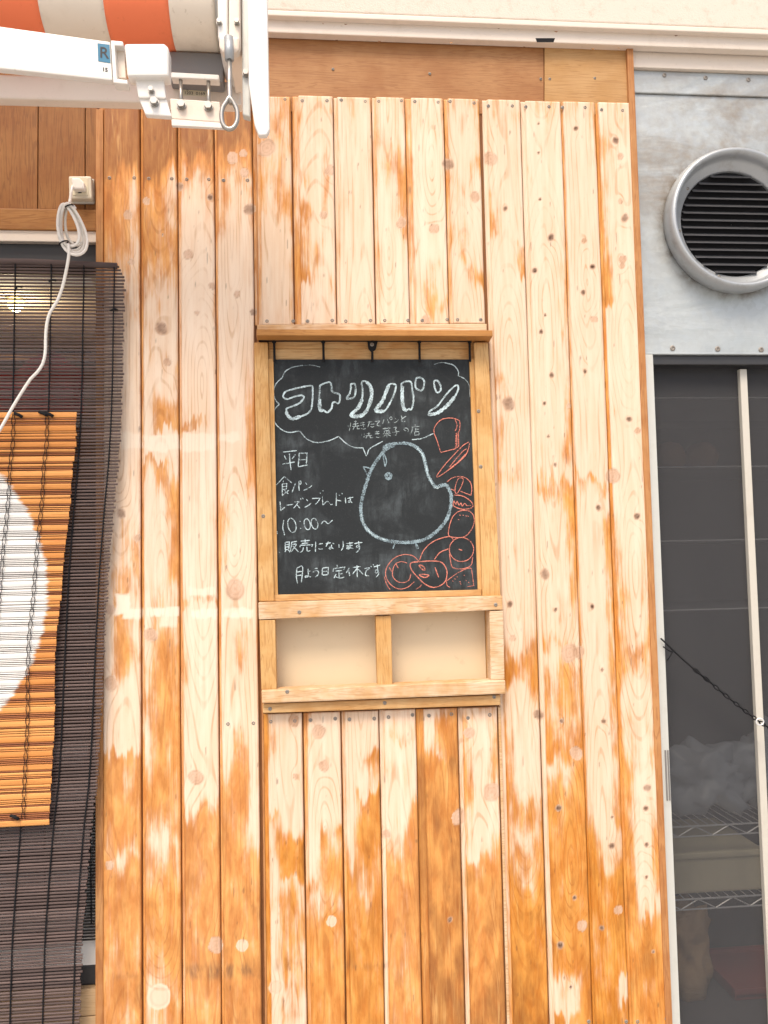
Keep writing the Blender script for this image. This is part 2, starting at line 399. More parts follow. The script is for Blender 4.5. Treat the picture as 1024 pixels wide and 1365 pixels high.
# ------------------------------------------------------------------ setting: ground, rooms
g = mesh_obj('pavement', [(-60, -60, 0), (60, -60, 0), (60, 60, 0), (-60, 60, 0)], [(0, 1, 2, 3)], M['pavement']); g['kind'] = 'structure'
def room(name, x0, x1, y0, y1, z0, z1, t=.03, mat='room'):
    bm = bmesh.new()
    def b(a, c, d, e, f, h): add_prism(bm, [(a, d, f), (c, d, f), (c, d, h), (a, d, h)], [(a, e, f), (c, e, f), (c, e, h), (a, e, h)])
    b(x0 - t, x0, y0, y1, z0, z1); b(x1, x1 + t, y0, y1, z0, z1); b(x0 - t, x1 + t, y1, y1 + t, z0, z1)
    b(x0 - t, x1 + t, y0, y1 + t, z1, z1 + t); b(x0, x1, y0, y1, .004, .05)
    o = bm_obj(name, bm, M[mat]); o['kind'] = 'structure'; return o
XL = W(134, 600).x; XR = W(866, 600).x
room('shop_room', -2.4, XL - .0, .122, 1.6, .004, 2.3, mat='shop_room')
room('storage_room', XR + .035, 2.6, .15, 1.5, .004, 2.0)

# ------------------------------------------------------------------ plank wall
wall = thing('plank_wall', 'weathered pine plank wall with orange stain worn pale around the chalkboard', 'wall', ((XL + XR) / 2, .02, 0))
KN = """171,287,6,p 195,268,5,p 240,249,5,d 251,339,6.5,p 217,313,1.5,d 175,349,4,p 283,381,4.5,p 263,417,3.5,p 316,392,4,p 215,437.6,8,d 223.5,483,5.5,p
310,210.5,7,p 324,204,5,p 326,230,6,p 333,278.5,8,d 338,416,5,d 280,263,4.5,d 162,685,6,d 183,717,5,p 148,813,5.5,p 201,846,9,p 314,785,12,p 148,911,8,p
261,1036,10,p 146,1153,5,p 323,1260,7,w 288,1260,10,p 213,1328,12,w 368.5,1315.5,8,w 442,1228,5.5,w 424.5,976,8.5,p 432,1021,7,p 392,961,7,p 394,1035,3.5,p
625.6,977,7,p 655.5,1056,11,p 611,1089,9,p 516,1111.6,5,p 600,1226,3.5,d 718,953,7,d 748.6,961,3,d 805,961.6,3.5,d 768,1004,8,p 744.5,1077,4.5,d 815.5,1127.6,4.5,d
816,1089,2,d 863,1050,5.5,d 861,1077.6,4,d 862,1125.6,3.5,d 862,1169,2.5,d 776,1234,7,p 824.5,1213,6.5,p 766,1196.6,3,d 802,1236.8,3.5,d 747,1260,4.5,d 871,1268.8,2.5,d 761,1315.5,2,d
767.8,171,3.5,d 821,187.3,4.5,d 827,208.6,4,p 718,164.6,1.7,d 718,203.7,2,d 654,211.5,9,p 673.8,277.8,2.8,d 720,265.6,2.2,d 734.7,316.5,4.5,d 712.7,360.6,4,d 833,291,5,d 827,268,3,p
779,320.7,3.5,p 790,355.7,4,d 777.4,389.7,3.3,d 830,346,5,p 829.5,354.5,3.5,p 792,425.6,5,p 726.8,420,1.8,d 721.4,442.3,3,d 678,538,8,d 780,495,2.7,d 735.5,500,3.5,d 725.8,538,2.5,d
731,581.8,2.2,d 740,619.6,2.5,d 838.7,558.8,4.2,d 849.5,688,4.5,d 817,635,9,p 797.6,676.5,3.5,d 726.6,765,6,d 680,805.4,4,d 789.5,808.6,3,d 740.7,812.7,2.5,d 683.5,851,4.5,p
759,870,10,p 772,870,7,p 802.8,893,2.5,d 758.5,541,3.3,p 850,574.5,4,p 356,197,11,p 440,227,6.5,p 431.5,286.6,5,p 597.3,219,8,d 633.5,263,6,p 535,297,6,p 579,304.7,6.5,p 568.5,426,5,p"""
KNOTS = []
for k in KN.split():
    a = k.split(','); KNOTS.append((float(a[0]), float(a[1]), float(a[2]), a[3]))
TAPE = [(163, 577, 190, 599, .75), (193, 580, 241, 600, .85), (244, 577, 287, 601, .8), (292, 578, 318, 588, .8), (154, 793, 172, 818, 1.2), (164, 811, 190, 824, 1.1), (196, 811, 240, 822, 1.1), (215, 820, 236, 836, .6), (256, 812, 289, 824, 1.1), (298, 811, 338, 823, 1.1), (252, 783, 284, 795, .7)]
GRIME = [(240, 1283, 300, 1306, .7), (292, 1284, 345, 1304, .9), (150, 1296, 190, 1308, .4), (365, 1276, 420, 1296, .4), (440, 1282, 520, 1292, .45)]
def P(s):
    rows = []
    for r in s.split(';'):
        v = [float(q) for q in r.replace(',', ' ').split()]
        if len(v) == 2: v = [v[0], v[1], v[1], v[1]]
        rows.append(v)
    return np.array(rows)
# x of face edges are read at photo row yref; stain rows, top values also holding painted shade: y, left, middle, right
PL = [
 # name, yref, x0, x1, ytop, ybottom, ledge stain, rows
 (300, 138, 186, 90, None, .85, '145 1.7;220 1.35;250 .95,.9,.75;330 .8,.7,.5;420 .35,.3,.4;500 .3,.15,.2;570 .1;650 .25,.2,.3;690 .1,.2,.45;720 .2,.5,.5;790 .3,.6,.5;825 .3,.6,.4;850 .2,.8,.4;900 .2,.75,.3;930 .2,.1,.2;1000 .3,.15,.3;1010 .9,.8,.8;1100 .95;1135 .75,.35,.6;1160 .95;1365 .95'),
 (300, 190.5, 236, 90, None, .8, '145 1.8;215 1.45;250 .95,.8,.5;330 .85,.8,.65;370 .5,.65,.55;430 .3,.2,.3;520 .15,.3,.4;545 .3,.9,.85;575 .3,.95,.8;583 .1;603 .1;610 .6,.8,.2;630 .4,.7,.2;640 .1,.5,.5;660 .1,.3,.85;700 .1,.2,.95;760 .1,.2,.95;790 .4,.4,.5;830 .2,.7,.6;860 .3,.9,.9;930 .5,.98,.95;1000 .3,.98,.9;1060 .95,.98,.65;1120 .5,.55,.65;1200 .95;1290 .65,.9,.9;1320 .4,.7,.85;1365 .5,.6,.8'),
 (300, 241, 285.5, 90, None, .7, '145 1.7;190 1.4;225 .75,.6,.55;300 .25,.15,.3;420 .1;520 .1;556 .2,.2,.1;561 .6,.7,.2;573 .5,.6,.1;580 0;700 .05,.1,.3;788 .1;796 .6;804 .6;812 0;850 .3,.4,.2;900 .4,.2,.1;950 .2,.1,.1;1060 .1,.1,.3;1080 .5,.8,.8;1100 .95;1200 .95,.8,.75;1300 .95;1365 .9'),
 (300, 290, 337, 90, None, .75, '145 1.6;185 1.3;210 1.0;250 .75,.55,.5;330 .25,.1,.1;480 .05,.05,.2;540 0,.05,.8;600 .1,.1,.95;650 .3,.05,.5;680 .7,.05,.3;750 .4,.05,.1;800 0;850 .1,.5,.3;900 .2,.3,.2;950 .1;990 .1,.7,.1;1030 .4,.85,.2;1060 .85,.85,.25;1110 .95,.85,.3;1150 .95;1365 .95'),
 (300, 348.7, 390, 129, 433, .8, '128 .6;200 .4;230 .55,.5,.5;280 .45,.45,.6;292 .1,.1,.45;400 .05,.05,.3;430 .1,.1,.4'),
 (300, 400, 446, 128, 432.5, .85, '128 .45;180 .25;225 .65,.3,.3;245 .3,.1,.5;275 .85,.3,.3;290 .4,.35,.1;340 .5,.4,.2;365 .75,.3,.2;375 .1,.2,.3;430 .1,.2,.2'),
 (300, 452, 497.6, 130, 432.5, .6, '128 .4;200 .12;430 .05'),
 (300, 504, 542.7, 130, 432, .8, '128 .45;180 .3,.15,.25;225 .35,.55,.75;250 .2,.3,.85;270 .05,.2,.5;310 .05,.1,.7;340 .5,.1,.55;360 .2,.1,.4;430 .1'),
 (300, 552, 595, 131, 432, .85, '128 .4;180 .25,.3,.35;230 .45,.1,.1;300 .1;330 .65,.05,.1;345 .2,.1,.1;375 .2,.6,.3;400 .2,.75,.2;415 .2,.5,.6;430 .25'),
 (300, 601, 643.2, 132, 431, .85, '128 .4;175 .1,.15,.55;230 .45,.1,.65;250 .3,.45,.2;300 .2,.3,.1;330 .3,.25,.1;350 .1,.6,.1;380 .1,.05,.75;400 0'),
 (1100, 677.5, 724, 134, None, .25, '128 .45;180 .15,.4,.2;230 .1;320 .55,.1,.1;330 .1,.05,.5;370 .1,.05,.75;385 0;480 .2,0,0;500 .6,.25,0;560 .4,.2,.1;600 .5,.1,0;640 .4,.5,.1;660 .1;800 .1,.05,.3;850 .3,.05,.5;870 .5,.4,.6;890 .75,.85,.75;905 .85,.7,.75;920 .25,.2,.55;1000 .55,.15,.2;1050 .55,.35,.35;1075 .65,.55,.65;1120 .45,.55,.75;1150 .85,.65,.85;1190 .95,.6,.95;1210 1;1365 1.2'),
 (1100, 731.7, 781, 136, None, .3, '128 .4;220 .1;240 .4,.1,.1;255 0;390 .05,.1,.5;420 .1,.1,.45;500 .05,.05,.3;560 0,.1,.6;628 .2,.1,.5;638 .75,.65,.8;655 .65,.55,.6;665 .1,.3,.95;700 .05,.2,.95;720 .05,.1,.7;800 .05,.1,.5;850 .3,.3,.2;860 .65,.55,.2;880 .1,.4,.4;900 .5,.7,.6;940 .55,.8,.65;1000 .85,.65,.85;1020 .3,.2,.95;1045 .7,.4,.95;1080 .95,.75,.85;1130 .95;1290 .95;1308 .2,.4,.98;1345 .1,.5,.98;1358 .95'),
 (1100, 784.5, 829, 137, None, .75, '128 .35;220 .1,.1,.5;235 0;400 .1,.05,.2;560 0;625 .1;635 .5,.75,.55;650 .3,.5,.55;660 .1,0,.1;690 0,0,.65;800 0,0,.75;880 .1,0,.75;960 .1,.05,.55;1040 .1,.1,.65;1080 .3,.2,.75;1100 .65,.1,.35;1130 .85,.4,.5;1160 .97;1298 .95;1308 .95,.95,.2;1340 .95,.95,.2;1355 .95'),
 (1100, 834, 879.5, 138, None, .85, '128 .3;300 .45,0,0;380 .85,0,0;400 .9,0,0;410 .15,0,.1;640 .15,0,.15;720 .35,.05,.35;800 .65,.1,.55;840 .65,.2,.75;870 .75,.65,.75;900 .55,.35,.65;930 .2,.1,.3;1000 .55,.3,.65;1040 .75,.3,.3;1100 .75,.1,.55;1150 .95,.1,.85;1200 .97,.1,.4;1225 .97,.5,.95;1240 .97;1365 .95'),
 (1100, 359, 405, 951, None, .85, '945 .4,.35,.3;1000 .65,.2,.2;1030 .3,.1,.1;1080 .1;1090 .65,.3,.2;1110 .3,.65,.2;1130 .2,.95,.95;1170 .2,.97,.95;1180 .3,.55,.45;1220 .4,.75,.55;1280 .4,.8,.65;1310 .1,.4,.65;1365 .2,.6,.3'),
 (1100, 411, 456, 949.5, None, .6, '945 .4,.2,.2;1080 .05;1100 .1,.2,.95;1125 .1,.85,.55;1160 .1,.85,.95;1180 .65,.65,.75;1200 .3,.45,.55;1230 .75,.95,.95;1365 .97'),
 (1100, 462, 507, 948, None, .7, '945 .2;1000 .1,.1,.3;1015 .1,.55,.95;1030 .1,.2,.65;1055 .1,.4,.3;1065 .2,.95,.95;1110 .2,.95,.97;1150 .4,.97,.97;1185 .95,.6,.95;1210 .95;1365 .95'),
 (1100, 514, 557, 946, None, .2, '945 .3;984 .4,.5,.4;990 .1;1020 .3,.3,.1;1060 .05;1090 .1,.1,.85;1110 .5,.4,.95;1140 .75,.85,.95;1365 .95'),
 (1100, 568.6, 613.5, 944.5, None, .95, '945 .2,.6,.85;960 .1,.95,.97;990 .1,.85,.97;1005 .7,.65,.97;1015 1.1;1365 1.25'),
 (1100, 620.6, 667, 943, None, .15, '940 .4;980 .5,.2,.55;1020 .75,.2,.75;1060 .85,.1,.4;1090 .4,.1,.35;1110 .5,.1,.55;1140 .35,.2,.85;1150 .85,.65,.95;1170 1;1365 1.2'),
]
ZB = .13
def make_plank(idx, yref, x0, x1, yt, yb, ledge, rows):
    rows = P(rows); xm = (x0 + x1) / 2
    X0, X1 = W(x0, yref).x, W(x1, yref).x
    ZT = W(xm, yt).z; Z0 = ZB if yb is None else W(xm, yb).z
    seed = 13.7 * idx
    lw = {4: .007}.get(idx, .012)
    if idx and PL[idx - 1][0] == yref and 0 < x0 - PL[idx - 1][2] < 14: lw = max(.004, X0 - W(PL[idx - 1][2], yref).x - .0032)
    if 4 <= idx <= 9: ledge -= .2
    w = X1 - X0
    nf = max(8, int(w / .0025)); nz = int((ZT - Z0) / .004)
    us = np.linspace(0, 1, nf)
    cols = [(X0 - lw, .0118), (X0 - lw, .0065), (X0 - lw * .5, .006), (X0 - .0008, .0065)]
    nl = len(cols)
    e = .0035
    for u in us:
        x = X0 + u * w; dd = min(u, 1 - u) * w
        cols.append((x, .0026 * (1 - min(1, dd / e)) ** 2))
    cols.append((X1 + .0004, .0118))
    cx = np.array([c[0] for c in cols]); cd = np.array([c[1] for c in cols])
    zz = np.linspace(Z0, ZT, nz)
    XX, ZZ = np.meshgrid(cx, zz)
    DD = np.broadcast_to(cd, XX.shape).copy()
    DD += (fbm(XX * 18 + seed, ZZ * 2.2 + seed, 2) - .5) * .0016
    bow = (vnoise(np.full(nz, seed), zz * 1.3 + seed) - .5) * .0022
    XX = XX + bow[:, None]
    V = np.stack([XX, DD, ZZ], -1).reshape(-1, 3)
    px, py = project(V)
    px = px.reshape(XX.shape); py = py.reshape(XX.shape)
    U = np.clip((np.broadcast_to(cx, XX.shape) - X0) / w, 0, 1)
    # stain
    yy = py + (fbm(XX * 48 + seed, ZZ * 9, 3) - .5) * 50 + (fbm(XX * 260 + seed, ZZ * 5, 2) - .5) * 22
    L = np.interp(yy, rows[:, 0], rows[:, 1]); C = np.interp(yy, rows[:, 0], rows[:, 2]); R = np.interp(yy, rows[:, 0], rows[:, 3])
    st = np.where(U < .5, L + (C - L) * sstep(.1, .45, U), C + (R - C) * sstep(.55, .9, U))
    st = (st - .5) * 1.15 + .46
    st = st + (fbm(XX * 45 + seed * 2, ZZ * 16 + seed, 4) - .5) * .75
    edge = np.minimum(U, 1 - U) * w
    st = st + .22 * np.exp(-(edge / .0035) ** 2)
    ic = np.arange(len(cols))
    lm = (ic < nl) | (ic == len(cols) - 1)
    lst = ledge + (fbm(ZZ * 3 + seed, ZZ * 0 + 3.3, 3) - .5) * .7 + .25 * st - .1
    st = np.where(lm[None, :], lst, st)
    # growth rings of a flat-sawn board: distance from a wandering pith line
    xc = X0 + w * (.3 + .4 * vnoise(np.full(nz, seed + 5), zz * .5)) 
    dep = (fbm(np.full(nz, seed * 1.3), zz * 1.1 + seed, 2) - .46) * .26
    rr = np.sqrt((XX - xc[:, None]) ** 2 + dep[:, None] ** 2)
    rr = rr + (fbm(XX * 30 + seed, ZZ * 5, 2) - .5) * .006
    knot = np.zeros_like(XX); dark = np.zeros_like(XX); ring = np.zeros_like(XX)
    for kx, ky, kr, kt in KNOTS:
        if kx < x0 - 60 or kx > x1 + 60: continue
        dx, dy = px - kx, py - ky
        near = (np.abs(dx) < kr * 8) & (np.abs(dy) < kr * 14)
        if not near.any(): continue
        wob = 1 + .22 * (vnoise(np.arctan2(dy, dx) * 1.5 + kx, np.full_like(dx, ky)) - .5)
        q = np.sqrt(dx ** 2 + (dy * (.8 + .3 * math.sin(kx * 3.1) ** 2)) ** 2 + .5 * math.sin(ky) * dx * dy * .5) / (kr * wob * (.82 if kt == 'd' else .95))
        rr += .012 * min(1, kr / 5) * np.exp(-(dx / (kr * 1.7)) ** 2 - (dy / (kr * 3.2)) ** 2)
        inside = sstep(1.12, .9, q)
        if kt == 'd':
            dark = np.maximum(dark, sstep(1.15, .6, q) * (.5 + .35 * (kr < 5)) * (.7 + .6 * vnoise(dx * .5 + kx, dy * .5))); knot = np.maximum(knot, sstep(1.5, 1.0, q) * .9)
            dark = np.maximum(dark, .5 * np.exp(-((q - .95) / .2) ** 2) * vnoise(np.arctan2(dy, dx) * 2 + ky, np.full_like(dx, kx)) * 1.4); st -= inside
        elif kt == 'w':
            st = st - 1.3 * sstep(1.5, .95, q); knot = np.maximum(knot, inside * .25); ring = np.maximum(ring, .25 * np.exp(-((q - 1) / .12) ** 2))
        else:
            knot = np.maximum(knot, inside); ring = np.maximum(ring, .75 * np.exp(-((q - 1) / .13) ** 2) * vnoise(np.arctan2(dy, dx) * 1.2 + ky, np.full_like(dx, kx)))
            ring = np.maximum(ring, inside * .22 * (np.sin(q * 14) > .5)); st = np.where(q < 1.05, st * .3, st)
    # fine checks and dark flecks
    fl = fbm(XX * 220 + seed, ZZ * 26 + seed * 3, 2)
    dark = np.maximum(dark, sstep(.86, .93, fl) * .5)
    tape = np.zeros_like(XX); grime = np.zeros_like(XX)
    jx = px + (fbm(XX * 60, ZZ * 60, 2) - .5) * 6; jy = py + (fbm(XX * 50 + 9, ZZ * 50, 2) - .5) * 7
    for a, b, c, d, v in TAPE:
        tape = np.maximum(tape, .5 * v * sstep(-2, 1.5, np.minimum(np.minimum(jx - a, c - jx), np.minimum(jy - b, d - jy))))
    for a, b, c, d, v in GRIME:
        grime = np.maximum(grime, v * sstep(-4, 9, np.minimum(np.minimum(jx - a, c - jx), np.minimum(jy - b, d - jy))))
    st = st - tape * .8
    n = len(cols)
    idg = np.arange(nz * n).reshape(nz, n)
    q = np.stack([idg[:-1, :-1], idg[:-1, 1:], idg[1:, 1:], idg[1:, :-1]], -1).reshape(-1, 4)
    faces = q.tolist(); faces.append(idg[-1].tolist()); faces.append(idg[0][::-1].tolist())
    me = bpy.data.meshes.new('plank'); me.from_pydata(V.tolist(), [], faces); me.update()
    a = me.attributes.new('wear', 'FLOAT_COLOR', 'POINT'); a.data.foreach_set('color', np.stack([st, knot, dark, tape], -1).reshape(-1).astype(np.float32))
    b = me.attributes.new('aux', 'FLOAT_COLOR', 'POINT'); b.data.foreach_set('color', np.stack([rr / .0085, grime, ring, np.ones_like(rr)], -1).reshape(-1).astype(np.float32))
    sm = np.ones(len(me.polygons), bool); sm[-2:] = False
    me.polygons.foreach_set('use_smooth', sm)
    return prep(bpy.data.objects.new('plank', me), wall, M['plank'])
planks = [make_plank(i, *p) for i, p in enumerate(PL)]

# screws: sub-parts of the planks they hold
def screw_mesh(r=.0042):
    bm = bmesh.new(); n = 10; prof = [(r * 1.2, .0004), (r, -.0002), (r * .92, -.0010), (r * .6, -.0013), (r * .45, .0004), (0.0001, .0006)]
    rings = [[bm.verts.new((a * math.cos(2 * math.pi * k / n), y, a * math.sin(2 * math.pi * k / n))) for k in range(n)] for a, y in prof]
    for A, B in zip(rings, rings[1:]):
        for k in range(n): bm.faces.new((A[k], A[(k + 1) % n], B[(k + 1) % n], B[k]))
    bmesh.ops.recalc_face_normals(bm, faces=bm.faces[:])
    me = bpy.data.meshes.new('screw'); bm.to_mesh(me); bm.free(); me.materials.append(M['screw']); return me
SCREW = screw_mesh()
def screw(px, py, d, parent, s=1.0):
    o = bpy.data.objects.new('screw', SCREW); COL.objects.link(o); o.parent = parent
    o.location = W(px, py, d); o.scale = (s, 1, s); o.rotation_euler = (0, random.uniform(0, 3), 0)
    o.matrix_parent_inverse = Matrix.Translation(-parent.location) if parent.parent is None else Matrix.Identity(4)
    return o
for i in range(4):
    x0, x1 = PL[i][1], PL[i][2]
    screw(x0 + 8, 237 + i, .0003, planks[i]); screw(x1 - 7, 237 + i, .0003, planks[i])
screw(304, 965, .0003, planks[3]); screw(338, 964, .0003, planks[3])
UP = [(380, 132), (403, 134), (436, 134), (455, 133), (487, 135), (505, 135), (535, 134), (553, 135), (584, 136), (600, 135), (632, 137)]
own = [4, 5, 5, 6, 6, 7, 7, 8, 8, 9, 9]
for (x, y), k in zip(UP, own): screw(x, y, .0003, planks[k])
for (x, y), k in zip([(356, 428), (391, 428), (410, 428), (443, 427), (461, 428), (494, 427), (513, 427), (544, 427), (563, 427), (596, 426), (610, 426), (641, 426)], [4, 4, 5, 5, 6, 6, 7, 7, 8, 8, 9, 9]): screw(x, y, .0003, planks[k])
for (x, y), k in zip([(651, 141), (683, 141), (701, 142), (732, 142), (750, 143), (780, 143), (802, 146), (830, 147)], [10, 10, 11, 11, 12, 12, 13, 13]): screw(x, y, .0003, planks[k])
for (x, y), k in zip([(361, 962), (393, 961), (414, 960), (447, 958), (466, 959), (499, 958), (518, 956), (550, 953), (572, 954), (602, 952), (624, 957), (653, 953)], [14, 14, 15, 15, 16, 16, 17, 17, 18, 18, 19, 19]): screw(x, y, .0003, planks[k])
for (x, y), k in zip([(835, 1362), (850, 1362), (785, 1362), (888, 1358)], [12, 13, 11, 13]): screw(x, y, .0003, planks[min(k, 13)])

# backing, corner trim, battens, plywood above
ZTOP = W(600, 40).z + .25
hx0, hx1, hz0, hz1 = W(362, 870, -.0125).x, W(655, 870, -.0125).x, W(510, 921, -.0125).z, W(510, 808, -.0125).z
for a, b, c, d in [(XL + .002, hx0, .1, ZTOP), (hx1, W(856, 600).x - .004, .1, ZTOP), (hx0, hx1, .1, hz0), (hx0, hx1, hz1, ZTOP)]:
    wbox('backing_panel', a, b, .0125, .10, c, d, M['backing'], wall, 0)
wbox('corner_trim', W(844.5, 300).x, W(853, 300).x, -.004, .11, .1, W(850, 70).z + .02, M['trim'], wall, .002)
wbox('batten', W(341.2, 300).x, W(343.6, 300).x, .004, .0123, .1, ZTOP - .1, M['trim'], wall, .001)
wbox('batten', W(668.8, 1100).x, W(672.2, 1100).x, .001, .0123, .1, W(660, 943).z, M['pale_x'], wall, .001)
wbox('edge_board', XL - .012, XL + .006, .001, .12, .1, W(134, 145).z, M['trim'], wall, .001)
slab('plywood_panel', [(300, 40), (726, 52), (726, 150), (300, 145)], -.0005, -.0123, M['ply'], wall, .001)
slab('plywood_panel', [(727.5, 55), (843, 60), (843, 150), (727.5, 150)], .003, -.0123, M['ply2'], wall, .001)
for o in wall.children:
    if o.name.startswith('plywood'): o.location.y += .0095
for x, y in [(444, 92), (573, 98), (721, 105), (733, 105), (793, 104)]: screw(x, y, -.0085 if x < 727 else -.006, wall, .8)
wbox('plinth', XL - .01, W(853, 300).x, .0, .11, .001, .098, M['plinth'], wall, .004)

# ------------------------------------------------------------------ hatch in the middle of the wall
hz = W(500, 945).z
hatch = thing('serving_hatch', 'honey pine serving hatch with shelf above and two beige panes below the chalkboard', 'hatch', (W(505, 700).x, 0, hz))
slab('head_batten', [(343, 432.5), (649, 431.5), (649, 441), (343, 441.5)], .016, -.012, M['pale_x'], hatch)
bm = bmesh.new()
Fz = W(500, 443.5, .066).z; xa, xb = W(342, 445, .066).x, W(657, 447, .066).x; xc_, xd_ = W(343, 445, .0).x, W(652, 447, 0).x
add_prism(bm, [(xa, -.066, Fz - .008), (xb, -.066, Fz - .008), (xb, -.066, Fz + .008), (xa, -.066, Fz + .008)], [(xc_, -.001, Fz - .006), (xd_, -.001, Fz - .006), (xd_, -.001, Fz + .012), (xc_, -.001, Fz + .012)], .002)
bm_obj('shelf', bm, M['orange_x'], hatch)
slab('header_board', [(358, 452), (632, 452), (632, 464), (358, 464)], .004, -.012, M['frame_x'], hatch, .002)
slab('header_board', [(358, 464.5), (632, 464.5), (632, 481), (358, 481)], .002, -.012, M['frame_x'], hatch, .002)
slab('stile', [(338.5, 456), (357, 456), (366, 802), (345, 802)], .020, -.012, M['frame'], hatch, .004)
slab('stile', [(632, 456), (651, 456), (668, 796), (643.5, 796)], .020, -.012, M['frame'], hatch, .004)
slab('bead', [(357.4, 478), (364.6, 478), (370.6, 793), (364.3, 793)], .010, -.012, M['frame'], hatch, .0015)
slab('bead', [(625.8, 478), (632, 478), (643.2, 786), (637.2, 786)], .010, -.012, M['frame'], hatch, .0015)
slab('bottom_bead', [(364, 793), (642, 786), (642, 794), (364, 801.5)], .012, -.012, M['frame_x'], hatch, .0015)
slab('rail', [(344.5, 803), (670, 794), (670.5, 813), (345, 826)], .032, -.012, M['pale_x'], hatch, .003)
slab('side_post', [(345.5, 826.6), (367, 826), (369, 919), (348.5, 920)], .030, -.012, M['frame'], hatch, .003)
slab('side_post', [(652.5, 814.6), (671, 813.8), (673, 906), (654.5, 907)], .030, -.012, M['pale_x'], hatch, .003)
slab('mullion', [(501, 821.5), (521.5, 820.6), (523.5, 912.6), (503.5, 913.4)], .024, -.012, M['frame'], hatch, .002)
slab('sill_rail', [(348.5, 920), (674, 906.5), (674.5, 925), (349.5, 938)], .036, -.012, M['pale_x'], hatch, .004)
slab('lower_rail', [(350, 938.4), (667.5, 926.4), (667.5, 940), (350.5, 951)], .022, -.012, M['frame_x'], hatch, .003)
e_ = .0015; PD = .042
wbox('reveal', hx0 + e_, hx0 + .008, -.01, .095, hz0 + e_, hz1 - e_, M['frame'], hatch, 0); wbox('reveal', hx1 - .008, hx1 - e_, -.01, .095, hz0 + e_, hz1 - e_, M['frame'], hatch, 0)
wbox('reveal', hx0 + .0085, hx1 - .0085, -.01, .095, hz0 + e_, hz0 + .008, M['tan_wood'], hatch, 0); wbox('reveal', hx0 + .0085, hx1 - .0085, -.01, .095, hz1 - .008, hz1 - e_, M['frame_x'], hatch, 0)
xm_ = W(512, 870, 0).x
wbox('pane', hx0 + .009, xm_ - .0005, PD, PD + .005, hz0 + .0085, hz1 - .0085, M['beige_pane'], hatch, 0); wbox('pane', xm_ + .0005, hx1 - .009, PD, PD + .005, hz0 + .0085, hz1 - .0085, M['beige_pane'], hatch, 0)
HS = [(360, 945, .023), (513, 937, .023), (659, 929, .023), (383, 922, .037), (351, 688, .0205), (399, 816, .033), (661, 806, .033), (638, 548, .0205), (641, 622, .0205)]
for x, y, d in HS: screw(x, y, d, hatch)

# ------------------------------------------------------------------ chalkboard
BD = .0035
bc = W(502, 790, BD)
board = thing('chalkboard', 'black chalkboard with chalk bird, breads and Japanese opening notice', 'chalkboard', (bc.x, -BD, bc.z))
slab('slate', [(364, 479), (626.5, 479), (638, 786), (370.2, 793.2)], BD, -.011, M['board'], board, .001)
for o in hatch.children:            # the header boards stand behind the top edge of the slate
    if o.name.startswith('header_board'): o.location.y += .004
def parse(txt):
    out = []
    for s in txt.split(';'):
        s = s.split()
        if not s: continue
        out.append((s[0], [tuple(float(v) for v in p.split(',')) for p in s[1:]]))
    return out
def ell(x, y, rx, ry, t=0, n=12):
    p = []
    for k in range(n):
        a = 2 * math.pi * k / n
        p.append('%.1f,%.1f' % (x + rx * math.cos(a) - t * ry * math.sin(a), y + ry * math.sin(a)))
    return 'c ' + ' '.join(p)
_layer = [0]
def chalk(name, crop, txt, width, mat, split=False):
    if split:
        for one in txt.split(';'): chalk(name, crop, one, width, mat)
        return
    x0, y0, sc = crop; V = []; Fc = []
    for kind, pts in parse(txt):
        pp = [(x0 + a * sc, y0 + b * sc, 0) for a, b in pts]
        if kind == 'd':
            x, y, _ = pp[0]; pp = [(x - .7, y - .5, 0), (x + .6, y + .7, 0)]
        if kind == 'l':
            q = []
            for a, b in zip(pp, pp[1:]):
                n = max(2, int(math.dist(a, b) / 1.2))
                q += [Vector(a).lerp(Vector(b), j / n) for j in range(n)]
            q.append(Vector(pp[-1])); closed = False
        else:
            closed = kind == 'c'; q = catmull(pp, 1.2, closed)
        if len(q) < 2: continue
        _layer[0] += 1; d = BD + .0005 + (_layer[0] % 240) * .000006
        base = len(V); N = len(q); wob = random.uniform(0, 50)
        for i, p in enumerate(q):
            a = q[(i - 1) % N] if closed or i > 0 else p; b = q[(i + 1) % N] if closed or i < N - 1 else p
            t = (b - a); t = t.normalized() if t.length > 1e-6 else Vector((1, 0, 0))
            nrm = Vector((-t.y, t.x, 0)); ww = width * (.66 + .4 * random.random()) * .5
            if not closed and (i == 0 or i == N - 1): ww *= .6
            j = (random.random() - .5) * .25
            for s in (-1, 1):
                z = p + nrm * (s * ww + j); V.append(W(z.x, z.y, d))
        for i in range(N if closed else N - 1):
            k = (i + 1) % N; Fc.append((base + 2 * i, base + 2 * i + 1, base + 2 * k + 1, base + 2 * k))
    return mesh_obj(name, V, Fc, M[mat], board)
A = (360, 480, .2734)
chalk('chalk_title', A, "c 70,160 90,148 140,135 200,125 208,140 205,220 190,255 150,275 105,285 85,265 80,240 95,230 140,212 165,185 155,172 120,178 85,190 65,180;"
 "c 245,125 270,112 292,108 300,125 305,155 335,165 342,182 335,210 318,205 305,210 300,235 280,255 262,245 245,240 240,200 243,150;"
 "c 395,118 412,115 418,140 410,180 375,188 390,160 395,130;c 448,108 470,105 490,130 496,170 485,215 465,255 440,272 395,275 395,262 430,230 448,190 452,150;"
 "c 580,120 612,120 610,150 590,200 555,250 515,245 545,205 560,165;c 645,112 685,105 695,150 700,190 690,240 678,238 660,248 650,230 645,180 642,140;c 715,88 740,88 752,105 748,135 738,148 715,140 708,120;"
 "c 800,105 815,100 830,120 832,148 815,158 805,140;c 880,145 910,122 918,140 900,180 860,225 815,258 775,268 780,248 815,225 850,180", 2.6, 'chalk')
